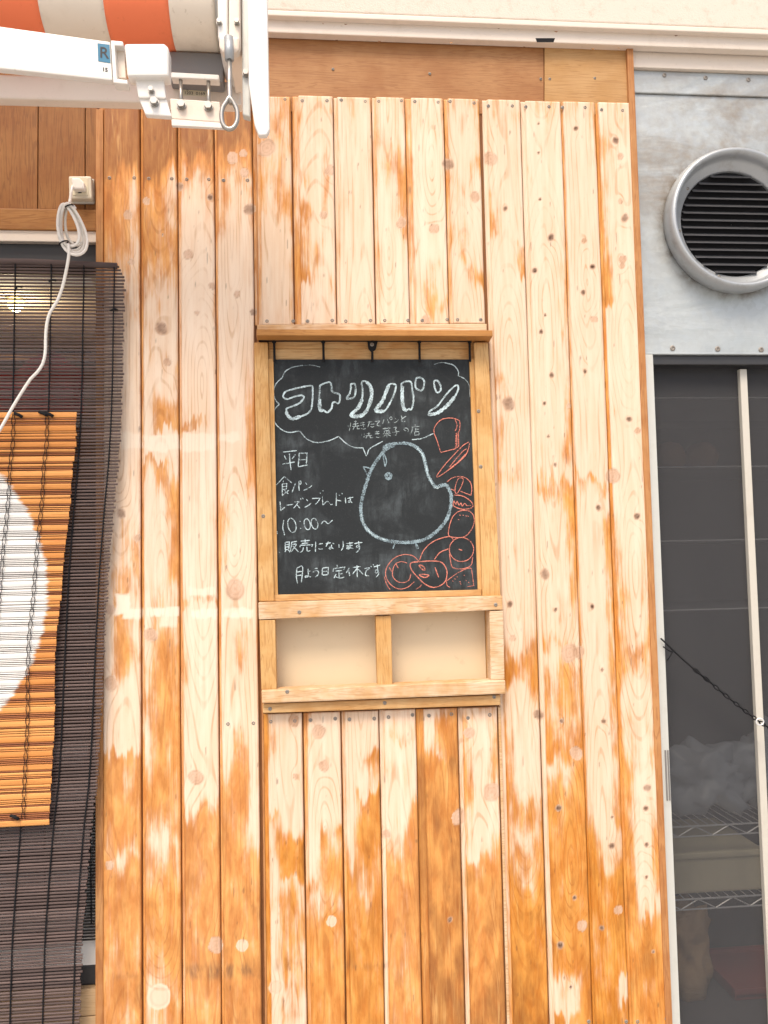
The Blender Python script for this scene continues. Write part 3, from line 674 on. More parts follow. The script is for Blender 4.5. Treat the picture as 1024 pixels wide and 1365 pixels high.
chalk('title_stroke', A, "s 470,105 490,130 496,170 485,215 465,255 440,272 395,275;s 395,265 430,232 450,190;s 580,120 562,165 545,205 515,245 555,250;s 645,125 645,180 650,230 662,246;s 775,266 815,258 860,225 900,180;s 85,250 82,262 105,285 150,275;s 242,190 243,238 262,246", 5.2, 'chalk', True)
chalk('cloud_stroke', A, "s 160,25 110,35 75,55 60,85;s 60,85 30,115 18,150 25,190 45,215;s 45,215 20,245 18,290 45,330 90,352 145,345;s 145,345 180,385 230,402 290,392 335,372;s 335,372 370,405 410,425 450,428;"
 "s 452,425 462,450 470,468;s 474,462 480,440 495,425;s 495,425 520,412 552,395;s 692,388 740,382 797,358;s 850,12 895,25 918,55 918,80;s 922,78 948,90", 1.5, 'chalk', True)
chalk('cloud_trace', A, "s 800,22 825,13 850,12;s 948,90 970,120 975,180;s 145,28 200,24 245,34", 1.0, 'chalk_faint', True)
chalk('chalk_subtitle', (450, 540, .1465), "l 95,185 105,205;s 120,160 115,200 105,235;l 150,152 175,146;l 140,175 195,165;l 165,140 165,190;l 135,195 200,188;l 155,195 140,225;l 180,192 180,215 205,215;"
 "l 205,165 245,158;l 205,185 250,178;l 225,150 240,200;s 215,212 240,218 258,212;l 275,155 320,150;l 295,145 275,200;l 300,175 335,172;s 300,195 315,200 335,195;s 340,150 385,145 365,165 362,185 390,190;"
 "l 422,130 412,170;l 450,125 470,165;" + ell(487, 120, 11, 12) + ";l 525,120 535,128;s 515,160 540,150 555,130;l 580,95 590,125;s 625,100 595,120 580,140 600,150 620,148;"
 "l 220,255 222,275;l 245,258 240,300;l 265,262 300,256;l 285,245 285,275;l 255,280 315,275;l 270,280 258,302;l 295,280 300,298 325,296;l 340,245 380,240;l 340,262 385,258;l 355,235 372,275;s 350,290 370,295 388,290;"
 "l 412,215 485,208;l 432,205 432,225;l 465,202 462,222;l 425,235 470,232 468,252;l 425,235 428,255;l 415,262 485,255;l 448,228 450,300;l 445,265 415,290;l 455,265 485,282;"
 "l 510,205 540,200 525,220;s 525,220 540,245 530,275 515,270;l 500,248 565,240;s 625,235 605,225 605,212 630,210 645,225 640,245;l 705,175 708,190;l 675,200 745,192;s 685,200 675,240 658,270;l 712,205 712,235;l 712,222 740,218;l 700,245 740,240 742,270 705,275 700,245", 1.15, 'chalk_faint')
chalk('chalk_weekday_line', (360, 590, .1367), "l 128,92 262,78;l 140,125 158,165;l 248,115 215,160;l 122,210 242,188;s 190,105 195,180 205,268;l 285,108 275,240;l 280,105 362,100 355,205;l 285,168 355,165;l 280,235 365,218", 1.5, 'chalk')
chalk('chalk_bread_line', (360, 590, .1367), "l 55,418 140,330;l 140,330 215,395;l 130,370 130,388;l 115,405 165,398 160,455;l 120,405 120,518;l 120,430 160,425;l 120,458 160,452;s 120,518 150,490 185,465;l 140,465 178,500;l 250,395 215,485;l 280,400 285,470;"
 + ell(293, 390, 11, 16) + ";l 345,390 360,410;s 328,465 375,445 410,418", 1.4, 'chalk')
chalk('chalk_raisin_bread_line', (360, 590, .1367), "l 98,575 105,665;l 105,665 145,630;l 162,610 225,602;l 240,578 285,575 230,640;l 262,605 292,640;l 297,543 303,556;l 318,538 325,551;l 355,552 370,568;s 338,632 375,612 402,590;l 410,545 488,542;s 488,542 470,575 440,605;"
 "l 487,488 493,498;l 515,465 520,475;l 512,525 515,610;l 515,610 555,570;l 562,570 568,582;l 578,585 583,595;s 588,604 600,604 612,600;l 648,490 645,618;l 648,560 695,570;l 672,505 680,518;l 700,490 708,503;"
 "l 735,535 738,592;l 755,545 812,532;s 780,528 784,570 772,585 762,575 775,565 802,588", 1.4, 'chalk')
Cc = (360, 680, .15625)
chalk('chalk_time_line', Cc, "s 118,85 110,150 125,215;" + ell(187, 130, 35, 60, -.15) + ";d 258,95;d 262,155;" + ell(318, 120, 26, 47, -.15) + ";" + ell(380, 116, 28, 46, -.15) + ";s 435,120 465,92 495,115 535,85;d 62,185;d 62,198", 1.4, 'chalk')
chalk('chalk_sale_line', Cc, "d 82,360;l 130,275 165,268 160,335 130,338 130,275;l 132,295 160,292;l 132,315 160,312;l 135,340 128,358;l 155,338 168,355;l 180,275 232,265;s 185,275 180,320 168,360;s 190,295 225,290 200,330 180,355;l 195,305 245,358;"
 "l 262,265 340,258;l 300,245 300,285;l 270,285 330,280;l 258,300 255,318;l 258,300 365,295 355,312;s 285,315 280,345 255,362;s 315,312 318,350 345,345;l 390,270 388,355;l 415,290 450,285;s 412,328 430,332 450,330;"
 "l 475,285 520,278;l 498,268 478,312;l 535,280 548,290;s 525,295 522,325 505,330 512,315 545,330;l 588,290 590,320;s 622,262 625,310 608,345;l 650,285 710,278;l 650,305 705,300;s 680,268 682,325 655,328 665,315 710,328;"
 "l 720,285 788,275;s 755,265 758,310 740,320 742,300 765,310 758,340 735,362", 1.5, 'chalk')
chalk('chalk_holiday_line', Cc, "s 228,495 225,570 235,625;s 228,495 278,485 268,615;l 230,528 272,522;l 230,560 270,553;s 325,500 325,560 302,575 305,560 350,570;l 325,525 350,518;l 380,500 405,495;s 365,530 400,515 415,530 408,555 385,570;"
 "l 448,495 445,555;l 448,495 498,488 495,550;l 448,525 495,520;l 445,555 495,550;l 572,465 575,485;l 540,500 538,525;l 540,500 640,485 630,510;l 560,520 612,515;l 588,520 590,575;l 590,545 618,540;l 565,545 545,580;s 560,568 600,580 635,570;"
 "l 680,490 650,535;l 672,510 680,562;l 708,490 775,480;l 742,470 745,572;l 740,500 705,545;l 748,500 795,548;s 805,500 850,492 820,520 815,555 845,560;l 862,475 866,486;l 880,460 884,472;l 885,485 940,468;s 915,465 920,530 900,535 905,510 928,525 925,550 905,572", 1.5, 'chalk')
H = (480, 540, .1906)
chalk('chalk_bird_outline', H, "s 165,300 200,278 270,268 340,270 400,300 440,350 460,420 480,500 530,580;s 530,578 560,565 605,555;s 605,555 635,620 635,700 610,790 550,870 470,930 390,955 290,960 180,945 90,905 30,840 8,760 10,680 40,560 80,450 130,370 180,310 240,280", 5.0, 'chalk_soft')
chalk('bird_stroke', H, "s 165,280 160,340 175,430;s 175,430 185,390 168,340;l 22,430 60,505;l 22,430 85,445;l 245,965 230,1005;l 388,960 410,1000 395,1003 388,960", 1.8, 'chalk_soft', True)
chalk('bird_edge_stroke', H, "s 400,300 440,350 460,420 480,500 530,580 560,568;s 8,760 30,840 90,905 180,945", 1.5, 'chalk', True)
chalk('chalk_bird_eye', H, ell(200, 497, 12, 12) + ";" + ell(200, 497, 22, 22), 2.6, 'chalk_soft')
Bf = (560, 545, .10625)
chalk('chalk_loaf', Bf, "s 260,548 215,400 175,290 195,210 260,140 350,115 430,125 455,170 465,220 440,280;l 455,300 445,500 260,548;s 430,120 480,140 500,170 495,270 478,290;l 482,290 485,470 455,495;l 465,300 460,490", 1.15, 'chalk_red')
chalk('chalk_baguette', Bf, "s 610,415 540,460 470,530 330,680 210,840 240,845 340,780 470,680 580,570 625,430;s 585,500 520,550 370,730;s 340,775 470,672 578,562", 1.25, 'chalk_red')
chalk('chalk_bun', Bf, "s 335,920 400,870 490,848 570,865 630,920 650,1000 640,1085;l 640,1085 500,1030;l 385,1005 430,1022;c 485,872 447,960 440,1040 465,1060 510,990 540,910 535,872", 1.15, 'chalk_red')
chalk('chalk_filled_roll', Bf, "s 425,1080 520,1090 600,1130 660,1190 650,1240 540,1260 440,1230 415,1190 430,1150;s 430,1160 450,1200 465,1160 490,1210 515,1180 530,1220 560,1185 590,1215 640,1210", 1.35, 'chalk_red')
chalk('chalk_seeded_bun', H, "c 620,910 625,850 650,780 700,740 770,745 800,800 780,870 730,920 660,925;d 690,800;d 700,770;d 722,770;d 742,775;d 756,776", 1.2, 'chalk_red')
chalk('chalk_cream_bread', H, "s 415,1085 450,1010 520,950 620,920 655,940;s 520,1080 560,1030 620,1005;" + ell(710, 1010, 85, 84) + ";s 625,1040 640,1120 660,1140 720,1145 775,1120 790,1060;l 690,1008 715,1016", 1.3, 'chalk_red')
chalk('chalk_sandwich', H, "s 605,1230 690,1170 770,1140 785,1180 795,1260;l 750,1270 800,1262;s 605,1230 610,1262 630,1275;d 650,1230;d 680,1200;d 700,1235;d 730,1190;d 742,1225;d 705,1250;d 760,1240;d 665,1215", 1.0, 'chalk_red')
chalk('chalk_doughnut', H, "s 410,1090 370,1055 310,1045 240,1070 190,1130 180,1190 210,1250 270,1285 330,1275 380,1235;s 170,1200 185,1250 210,1290;s 330,1105 290,1095 250,1110 230,1150 230,1200 265,1235 310,1240 345,1220 355,1180;l 250,1110 268,1140;l 205,1135 222,1165 235,1150;s 390,1288 420,1270 430,1255", 1.15, 'chalk_red')
chalk('chalk_big_roll', H, "c 355,1105 420,1095 500,1090 570,1100 605,1150 605,1210 580,1250 520,1275 460,1255 400,1200 360,1150;c 412,1122 430,1120 455,1145 445,1155;c 415,1188 445,1183 482,1192 450,1205;l 525,1135 550,1205", 1.6, 'chalk_red')
# hangers over the header
for x in (365.5, 431, 496, 559, 626):
    bm = bmesh.new()
    a = W(x, 454, .012); b = W(x + .6, 482, .012)
    add_tube(bm, [a, a.lerp(b, .5), b], .0032, 8)
    add_tube(bm, [W(x, 452, .012), W(x, 457, .012)], .0055, 8)
    bm_obj('hanger_strap', bm, M['black'], board)
tube('hanger_bar', [W(345, 454.2, .012), W(628, 454.6, .012)], .0026, M['black'], board, 8)
bm = bmesh.new(); add_prism(bm, [W(490, 454, .016), W(504, 454, .016), W(501, 466, .016), (W(495, 469, .016)), W(491, 464, .016)], [p + Vector((0, .006, 0)) for p in (W(490, 454, .016), W(504, 454, .016), W(501, 466, .016), W(495, 469, .016), W(491, 464, .016))], .001)
bm_obj('hanger_bracket', bm, M['black'], board)
screw(496, 459, .0165, board, 1.1)

# ------------------------------------------------------------------ lintel over everything
lint = thing('lintel', 'cream rendered lintel with shutter slot above the plank wall', 'lintel', (.4, 0, W(600, 60, .1).z))
def hbar(name, ya, yb, df, db, mat, parent, x0=-2.4, x1=2.8, bevel=.004):
    """a level bar seen between photo rows ya and yb at column 600"""
    return wbox(name, x0, x1, -df, -db, W(600, yb, df).z, W(600, ya, df).z, mat, parent, bevel)
hbar('render_face', -420, 22, .032, -.12, M['fascia'], lint)
hbar('lip', 22.3, 29.5, .036, -.12, M['cream'], lint, bevel=.003)
hbar('slot_back', 29.7, 34.5, -.004, -.12, M['darkgrey'], lint, bevel=0)
hbar('shutter_bar', 32.5, 51.5, .018, -.008, M['cream'], lint, bevel=.003)
slab('slot_hole', [(714, 50.8), (740, 50.8), (738, 56.2), (716, 56.2)], .0187, .0182, M['black'], lint, 0)
for k in range(16):
    x = random.uniform(380, 1010); y = 33 + (x - 600) * .034 + random.uniform(-1, 4)
    if k % 3 == 0: y += 22
    slab('rust_spot', [(x, y), (x + random.uniform(1.5, 6), y + .3), (x + random.uniform(1, 4), y + random.uniform(1, 2.2))], .0185, .0181, M['trim'] if k % 2 else M['backing'], lint, 0)

# ------------------------------------------------------------------ galvanised wall, vent
XM0, XM1 = W(854, 300).x + .001, 2.6
gw = thing('metal_wall', 'galvanised sheet metal wall panel above the screen door', 'wall panel', (1.2, 0, W(930, 472).z))
ztop = W(930, 98, -.03).z; zfold = W(930, 128, -.03).z; zbot = W(930, 473, -.03).z
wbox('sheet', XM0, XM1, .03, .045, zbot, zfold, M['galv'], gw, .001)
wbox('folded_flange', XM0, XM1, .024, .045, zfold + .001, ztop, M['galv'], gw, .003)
wbox('top_strip', XM0, XM1, .012, .045, ztop + .001, ztop + .2, M['cream'], gw, .002)
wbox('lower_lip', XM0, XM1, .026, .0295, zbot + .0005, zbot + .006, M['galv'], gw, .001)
for x, y in [(886, 100), (941, 103.5), (998, 106)]: screw(x, y, -.0225 if y > 95 else -.0105, gw, 1.3)
for x, y in [(897, 464), (957, 465), (1015, 466)]: screw(x, y, -.0285, gw, 1.6)
vc = W(974.5, 300, -.03); VR = (W(1066, 300, -.03) - vc).length
vent = thing('vent_hood', 'round grey metal vent hood with horizontal louvres', 'vent', (vc.x, .03, vc.z))
c0 = (vc.x, .0295, vc.z)
prof = [(VR * .93, 0), (VR * .985, -.008)]
for k in range(11):
    a = math.pi * (k / 10); prof.append((VR * .935 + VR * .06 * math.cos(a), -.03 - .028 * math.sin(a)))
prof += [(VR * .845, -.016), (VR * .75, -.012), (VR * .735, -.004), (VR * .735, -.0005)]
lathe_y('rim', c0, prof, M['hood'], vent, 72)
lathe_y('duct', c0, [(VR * .735, -.001), (0.001, -.001)], M['black'], vent, 48)
for k in range(14):
    f = -1 + 2 * (k + .5) / 14; z = f * VR * .72; hw = math.sqrt(max(.0, (VR * .735) ** 2 - z * z)) - .002
    if hw < .03: continue
    x0, x1 = vc.x - hw, vc.x + hw; zz = vc.z + z
    bm = bmesh.new()
    pr = [(-.004, .0045), (-.017, -.006), (-.018, -.0075), (-.0155, -.008), (-.002, .003)]
    add_prism(bm, [(x0, .0295 + a, zz + b) for a, b in pr], [(x1, .0295 + a, zz + b) for a, b in pr])
    bm_obj('louvre_blade', bm, M['louver'], vent)
for a in (0.6, 2.5, 3.3, 4.4):
    r = VR * .79; o = bpy.data.objects.new('screw', SCREW); COL.objects.link(o); o.parent = vent; o.matrix_parent_inverse = Matrix.Translation(-vent.location); o.location = (vc.x + r * math.cos(a), .0155, vc.z + r * math.sin(a))

# ------------------------------------------------------------------ screen door
DJ = -.02
dz = W(930, 476, -.05).z
door = thing('screen_door', 'dark fly screen door in pale aluminium frame under the metal panel', 'screen door', (1.2, .05, .0))
xj0, xj1 = W(863.2, 560, DJ).x, W(874.2, 560, DJ).x
wbox('jamb', xj0 - .004, xj1, -DJ, .13, .004, zbot - .0015, M['alu'], door, .002)
wbox('track', xj1 + .0005, XM1, .035, .13, W(930, 486, -.035).z, zbot - .0015, M['alu_dark'], door, .002)
wbox('screen_net', xj1 + .0005, XM1, .075, .0756, .03, W(930, 486, -.035).z, M['net'], door, 0)
xs0 = W(1000.5, 800, -.06).x; xs1 = W(1010, 800, -.06).x
wbox('stile', xs0, xs1, .058, .0745, .03, W(930, 492, -.06).z, M['stile'], door, .002)
wbox('bottom_rail', xj1 + .001, XM1, .056, .095, .004, .029, M['alu'], door, .002)
h0 = W(887.5, 1000, -.019); h1 = W(891.5, 1067, -.019)
for dx in (-.003, .004):
    wbox('pull_groove', h0.x + dx, h0.x + dx + .0035, .0172, .0198, h1.z, h0.z, M['darkgrey'], door, 0)

# chain across the door
cpts = [W(x, y, -.01) for x, y in [(881, 851), (905, 874), (925, 892), (945, 908), (965, 925), (985, 941), (1003, 955), (1020, 967), (1060, 990), (1120, 1018), (1200, 1044), (1300, 1060), (1420, 1066), (1540, 1058)]]
chain = thing('black_chain', 'black chain with wire hook hanging across the screen door', 'chain', cpts[5])
tube('hook_wire', catmull(cpts[:4], .01), .0022, M['black'], chain, 6)
tube('wire_end', [W(884, 862, -.01), W(893, 868, -.008), W(899, 869, -.01)], .0018, M['black'], chain, 6)
tube('wire_end', [W(889, 881, -.01), W(894, 874, -.008), W(897, 868, -.01)], .0018, M['black'], chain, 6)
path = catmull(cpts[2:], .0135)
for i in range(len(path) - 1):
    a, b = path[i], path[i + 1]; mid = (a + b) / 2; t = (b - a).normalized()
    s = Vector((0, 1, 0)) if i % 2 else t.cross(Vector((0, 1, 0)))
    L = (b - a).length * .78; wd = .0042
    big = 1.9 if 8 < i < 10 else 1
    tube('link', [mid + t * L * math.cos(q) * .8 + s * wd * math.sin(q) for q in [2 * math.pi * k / 10 for k in range(10)]], .0018, M['black'], chain, 5, True)
tube('ring', [W(1013 + 5 * math.cos(q), 962 + 4.5 * math.sin(q), -.005) for q in [2 * math.pi * k / 14 for k in range(14)]], .002, M['wire'], chain, 6, True)

# ------------------------------------------------------------------ storage rack seen through the screen
RD = -.34
def rz(y, d=RD): return W(950, y, d).z
rx0, rx1 = W(872, 900, RD).x, 2.3
rack = thing('wire_rack', 'chrome wire storage rack behind the fly screen', 'rack', (1.4, .5, .05))
for x in (rx0 + .01, rx1):
    for y in (-RD, -RD + .4): tube('post', [(x, y, .05), (x, y, 1.85)], .012, M['wire'], rack, 10)
for yy in (530, 622, 720, 812, 1100, 1197):
    z = rz(yy); bm = bmesh.new()
    add_tube(bm, [(rx0, -RD, z), (rx1, -RD, z)], .0022 if yy < 1000 else .003, 6)
    if yy < 1000:
        bm_obj('shelf_edge', bm, M['wire'], rack)
        wbox('shelf', rx0, rx1, -RD + .003, -RD + .4, z - .006, z + .003, M['tray'], rack, .001)
        continue
    add_tube(bm, [(rx0, -RD, z - .03), (rx1, -RD, z - .03)], .0025, 6)
    add_tube(bm, [(rx0, -RD + .4, z), (rx1, -RD + .4, z)], .003, 6)
    k = 0; x = rx0
    while x < rx1 - .06:
        add_tube(bm, [(x, -RD, z - .029 if k % 2 else z - .001), (x + .055, -RD, z - .001 if k % 2 else z - .029)], .002, 5); x += .055; k += 1
    x = rx0 + .01
    while x < rx1:
        add_tube(bm, [(x, -RD - .002, z + .004), (x, -RD + .4, z + .004)], .0016, 4); x += .028
    bm_obj('shelf', bm, M['wire'], rack)
def blob(name, c, r, mat, parent, sq=(1, 1, 1), amp=.1, fr=9, n=28):
    bm = bmesh.new(); bmesh.ops.create_icosphere(bm, subdivisions=4, radius=1)
    P_ = np.array([v.co[:] for v in bm.verts])
    nn = fbm(P_[:, 0] * fr / 4 + c[0] * 9 + 7, P_[:, 2] * fr / 4 + P_[:, 1] * 1.7 + 3, 3) - .5
    cre = np.abs(fbm(P_[:, 0] * fr / 2 + P_[:, 2] * fr + 5, P_[:, 1] * fr / 2 + 8, 2) - .5)
    for v, a, b in zip(bm.verts, nn, cre):
        s = 1 + amp * a * 2 - amp * b
        v.co = Vector((c[0] + v.co.x * r * sq[0] * s, c[1] + v.co.y * r * sq[1] * s, c[2] + max(-.7, v.co.z) * r * sq[2] * s))
    return bm_obj(name, bm, mat, parent, True)
for i, (x, lab) in enumerate([(893, 'round brown loaf on the rack shelf beside the door jamb'), (936, 'round brown loaf in the middle of the rack shelf')]):
    z = rz(622) + .006; p = W(x, 610, RD - .12)
    tag(blob('loaf', (p.x, .34 + .12, z + .7 * .052), .052, M['crust'], None, (1, 1, 1.05), .12), lab, 'bread', 'loaves on the rack')
zsh = rz(1100) + .007
for x, r, sq, lab in [(930, .13, (1.35, .9, .95), 'crumpled clear plastic bag on the wire shelf nearest the jamb'), (1018, .13, (1.1, .9, 1.05), 'crumpled clear plastic bag behind the door stile')]:
    p = W(x, 1050, RD - .17)
    o = blob('plastic_bag', (p.x, .34 + .18, zsh + .7 * r * sq[2]), r, M['poly'], None, sq, .55, 12); tag(o, lab, 'plastic bag', 'plastic bags on the rack')
zb = rz(1197) + .007; bx0, bx1 = W(895, 1150, RD - .02).x, W(1016, 1150, RD - .02).x
bt = thing('storage_box', 'beige plastic storage box on the lower wire shelf', 'box', ((bx0 + bx1) / 2, .55, zb))
wbox('box_body', bx0, bx1, .36, .66, zb, zb + .105, M['beige_box'], bt, .008)
wbox('box_lid', bx0 - .006, bx1 + .006, .352, .668, zb + .106, zb + .125, M['beige_box'], bt, .005)
def crate(name, x0, x1, z0, z1, y0, y1, mat, lab):
    t = thing(name, lab, 'crate', ((x0 + x1) / 2, y0, z0), None)
    n = 7
    for a, b, c, d in [(x0, x1, y0, y0 + .014), (x0, x1, y1 - .014, y1), (x0, x0 + .014, y0 + .0145, y1 - .0145), (x1 - .014, x1, y0 + .0145, y1 - .0145)]: wbox('rim_bar', a, b, c, d, z1 - .03, z1, mat, t, .003)
    for k in range(5):
        y = y0 + .03 + (y1 - y0 - .06) * k / 4
        wbox('slat', x0 + .003, x0 + .012, y - .008, y + .008, z0 + .021, z1 - .031, mat, t, .001); wbox('slat', x1 - .012, x1 - .003, y - .008, y + .008, z0 + .021, z1 - .031, mat, t, .001)
        wbox('slat', x0 + (x1 - x0) * (k + .5) / 5 - .008, x0 + (x1 - x0) * (k + .5) / 5 + .008, y1 - .012, y1 - .003, z0 + .021, z1 - .031, mat, t, .001)
    wbox('base', x0, x1, y0, y1, z0, z0 + .02, mat, t, .004)
    for k in range(n + 1):
        x = x0 + (x1 - x0) * k / n; wbox('slat', x - .008 if k else x0, x + .008 if k < n else x1, y0 + .003, y0 + .012, z0 + .021, z1 - .031, mat, t, .001)
    return t
cxa = W(985, 1340, RD).x
crate('red_crate', cxa, cxa + .42, .054, W(1000, 1322, RD).z, .36, .62, M['red_crate'], 'red slatted plastic crate low behind the door stile')
p = W(925, 1300, RD - .05)
tag(blob('paper_sack', (p.x, .46, .054 + .7 * .135 * 1.25), .135, M['tan_wood'], None, (.7, .7, 1.25), .5, 10), 'brown paper sack on the storage floor behind the screen', 'sack')

# ------------------------------------------------------------------ window at the left: wall above, frame, glass
lw_ = thing('plank_panel', 'dark stained plank panel above the window under the awning', 'wall panel', (-.95, .03, W(60, 310).z))
D2 = -.02
edges = [-420, -300, -180, -60, 50.5, 113.5, 133]
for a, b in zip(edges, edges[1:]):
    xa, xb = W(a, 220, D2).x, W(b, 220, D2).x
    if b == 133: xb = XL - .0125
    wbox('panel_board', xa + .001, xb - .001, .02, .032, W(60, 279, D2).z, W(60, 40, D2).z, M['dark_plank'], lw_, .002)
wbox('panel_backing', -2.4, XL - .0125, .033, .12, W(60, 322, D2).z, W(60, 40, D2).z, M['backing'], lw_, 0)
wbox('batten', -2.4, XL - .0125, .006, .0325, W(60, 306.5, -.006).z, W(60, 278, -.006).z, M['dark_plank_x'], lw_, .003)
wbox('cream_strip', -2.4, XL - .0125, .012, .0325, W(60, 322, -.012).z, W(60, 307.5, -.012).z, M['cream'], lw_, .002)
win = thing('shop_window', 'dark framed shop window behind the reed blinds', 'window', (-1.0, .06, W(60, 1300).z))
zt = W(60, 323, -.03).z; zb_ = W(120, 1287, -.03).z; zb2 = W(120, 1313, -.03).z
wbox('head_frame', -2.4, XL - .0125, .03, .1, zt - .062, zt, M['alu_dark'], win, .003)
wbox('sill_frame', -2.4, XL - .0125, .03, .1, zb2, zb_, M['alu_dark'], win, .003)
wbox('side_frame', XL - .0165, XL - .0125, .05, .1, zb_ + .001, zt - .063, M['alu_dark'], win, .002)
wbox('pane', -2.4, XL - .017, .07, .075, zb_ + .001, zt - .063, M['glass'], win, 0)
low = thing('lower_panel', 'tan wooden board panel below the shop window', 'wall panel', (-1.0, .03, 0))
zq = zb2 - .001
for k, (z0, z1) in enumerate([(.004, zq - .13), (zq - .128, zq - .065), (zq - .063, zq)]):
    wbox('board', -2.4, XL - .0125, .012, .1, z0, z1, M['tan_wood'], low, .002)
pw = tag(wbox('reflection_sheet', -1.6, XL - .0175, .031, .0325, zb_ + .001, W(120, 985, -.03).z, M['paper'], None, 0), 'white sheet added for the bright street reflection low in the window', 'paper')  # white sheet added in place of the glass's bright reflection
rc = thing('red_banner', 'dark red cloth banner hanging inside the shop window', 'banner', (-1.0, .35, 1.4))
bm = bmesh.new(); x0, x1 = W(-60, 520, -.3).x, W(108, 520, -.3).x; z0, z1 = W(50, 556, -.3).z, W(50, 478, -.3).z; n = 24; fr = []; 
for k in range(n + 1):
    x = x0 + (x1 - x0) * k / n; y = .33 + .012 * math.sin(k * 1.3); fr.append((bm.verts.new((x, y, z0 + .02 * math.sin(k * .35))), bm.verts.new((x, y, z1 + .03 * math.sin(k * .4 + 1)))))
for a, b in zip(fr, fr[1:]): bm.faces.new((a[0], b[0], b[1], a[1]))
bmesh.ops.solidify(bm, geom=bm.faces[:], thickness=.003)
bm_obj('cloth', bm, M['red_cloth'], rc, True)
tube('rod', [(x0 - .05, .33, z1 + .03), (x1 + .02, .33, z1 + .03)], .006, M['black'], rc)
lp = W(21, 405, -.6); lamp = thing('pendant_lamp', 'small lit pendant bulb glowing inside the shop window', 'lamp', (lp.x, .6, lp.z))
bm = bmesh.new(); bmesh.ops.create_icosphere(bm, subdivisions=3, radius=.026, matrix=Matrix.Translation((lp.x, .6, lp.z))); bm_obj('bulb', bm, M['bulb'], lamp, True)
tube('flex', [(lp.x, .6, lp.z + .05), (lp.x, .6, 2.29)], .004, M['black'], lamp); tube('socket', [(lp.x, .6, lp.z + .02), (lp.x, .6, lp.z + .06)], .014, M['black'], lamp)

pl = bpy.data.lights.new('bulb_light', 'POINT'); pl.energy = 2.5; pl.color = (1, .84, .66); pl.shadow_soft_size = .03
plo = bpy.data.objects.new('bulb_light', pl); COL.objects.link(plo); plo.parent = lamp; plo.location = (0, 0, -.05)
cab = thing('display_cabinet', 'dark brown display cabinet standing inside the shop window', 'cabinet', (-1.2, .8, .05))
zc_ = W(60, 470, -.6).z
wbox('carcass', -2.2, XL - .06, .62, 1.2, .05, zc_ - .03, M['backing'], cab, .004); wbox('top', -2.22, XL - .05, .60, 1.22, zc_ - .0295, zc_, M['dark_plank_x'], cab, .004)
wbox('door', -1.6, -1.2, .612, .6195, .1, zc_ - .06, M['dark_plank'], cab, .002); wbox('door', -1.19, XL - .08, .612, .6195, .1, zc_ - .06, M['dark_plank'], cab, .002)

# ------------------------------------------------------------------ blinds
def slat_mesh(name, L, h, t, mat, n=6):
    bm = bmesh.new(); pr = [(math.cos(2 * math.pi * k / n) * t, math.sin(2 * math.pi * k / n) * h) for k in range(n)]
    add_prism(bm, [(0, a, b) for a, b in pr], [(-L, a, b) for a, b in pr])
    bmesh.ops.recalc_face_normals(bm, faces=bm.faces[:]); me = bpy.data.meshes.new(name); bm.to_mesh(me); bm.free(); me.materials.append(mat); return me
def blind(root, tab, y0, y1, pitch, d, meshes, jit, dwave=0.0):
    ys = []; y = y0
    while y < y1:
        xr = np.interp(y, [a for a, b in tab], [b for a, b in tab]) + random.uniform(-jit, jit)
        p = W(xr, y, d); me, wgt = random.choice(meshes) if isinstance(meshes, list) else meshes(len(ys))
        o = bpy.data.objects.new('slat', me); prep(o, root); o.location = (p.x, -d + random.uniform(-.001, .001) - dwave * math.sin(y * .02), p.z)
        o.rotation_euler = (random.uniform(-.2, .2), random.uniform(-.0035, .0035), random.uniform(-.003, .003))
        ys.append(y); y += pitch * wgt
    return ys
def cords(root, name, lines, d, r, mat):
    for pts in lines:
        tube(name, [W(x, y, d) for x, y in pts], r, mat, root, 6)
dk = thing('reed_blind', 'dark brown reed blind hanging in front of the shop window', 'blind', (-1.0, -.03, W(60, 1365, .03).z))
sm_d = slat_mesh('dark_slat', .85, .0029, .0024, M['slat'])
TABD = [(345, 153), (352, 155), (360, 162), (372, 165), (384, 166.5), (430, 165), (500, 164), (560, 162), (620, 158), (690, 151), (760, 145), (850, 140), (920, 136.5), (1000, 133), (1050, 129), (1100, 122.5), (1180, 115.5), (1250, 110), (1365, 106.5), (1500, 104)]
blind(dk, TABD, 356, 1480, 4.45, .030, [(sm_d, 1.0)], 1.6)
bm = bmesh.new(); add_tube(bm, [W(-260, 347, .03), W(40, 349, .03), W(156, 354.5, .03)], .008, 10); bm_obj('head_rod', bm, M['slat'], dk, True)
def skew(x, y): return x + (np.interp(max(y, 386), [a for a, b in TABD], [b for a, b in TABD]) - 166) * .92
cords(dk, 'cord', [[(skew(x, y), y) for y in range(352, 1480, 24)] for x in (-60, 20, 68, 111.5, 152)], .0345, .0019, M['black'])
for x, y in [(25, 383), (70, 374), (152, 413)]:
    tube('cord_knot', [W(x - 5, y + 1, .036), W(x, y - 1, .037), W(x + 5, y, .036)], .0025, M['black'], dk, 6)
ib = thing('inner_blind', 'black reed blind close to the glass behind the brown blind', 'blind', (-1.0, .02, W(60, 1255, -.015).z))
sm_i = slat_mesh('inner_slat', .8, .0022, .0022, M['slat_in'])
TABI = [(330, 131), (1300, 134.6)]
blind(ib, TABI, 620, 1254, 4.1, -.016, [(sm_i, 1.0)], .8)
cords(ib, 'cord', [[(118 + .012 * (y - 900), y) for y in range(900, 1256, 30)], [(60, y) for y in range(900, 1256, 30)]], -.0125, .0017, M['black'])
ob = thing('bamboo_blind', 'orange bamboo blind with white printed disc in front of the brown blind', 'blind', (-1.0, -.05, W(40, 1095, .05).z))
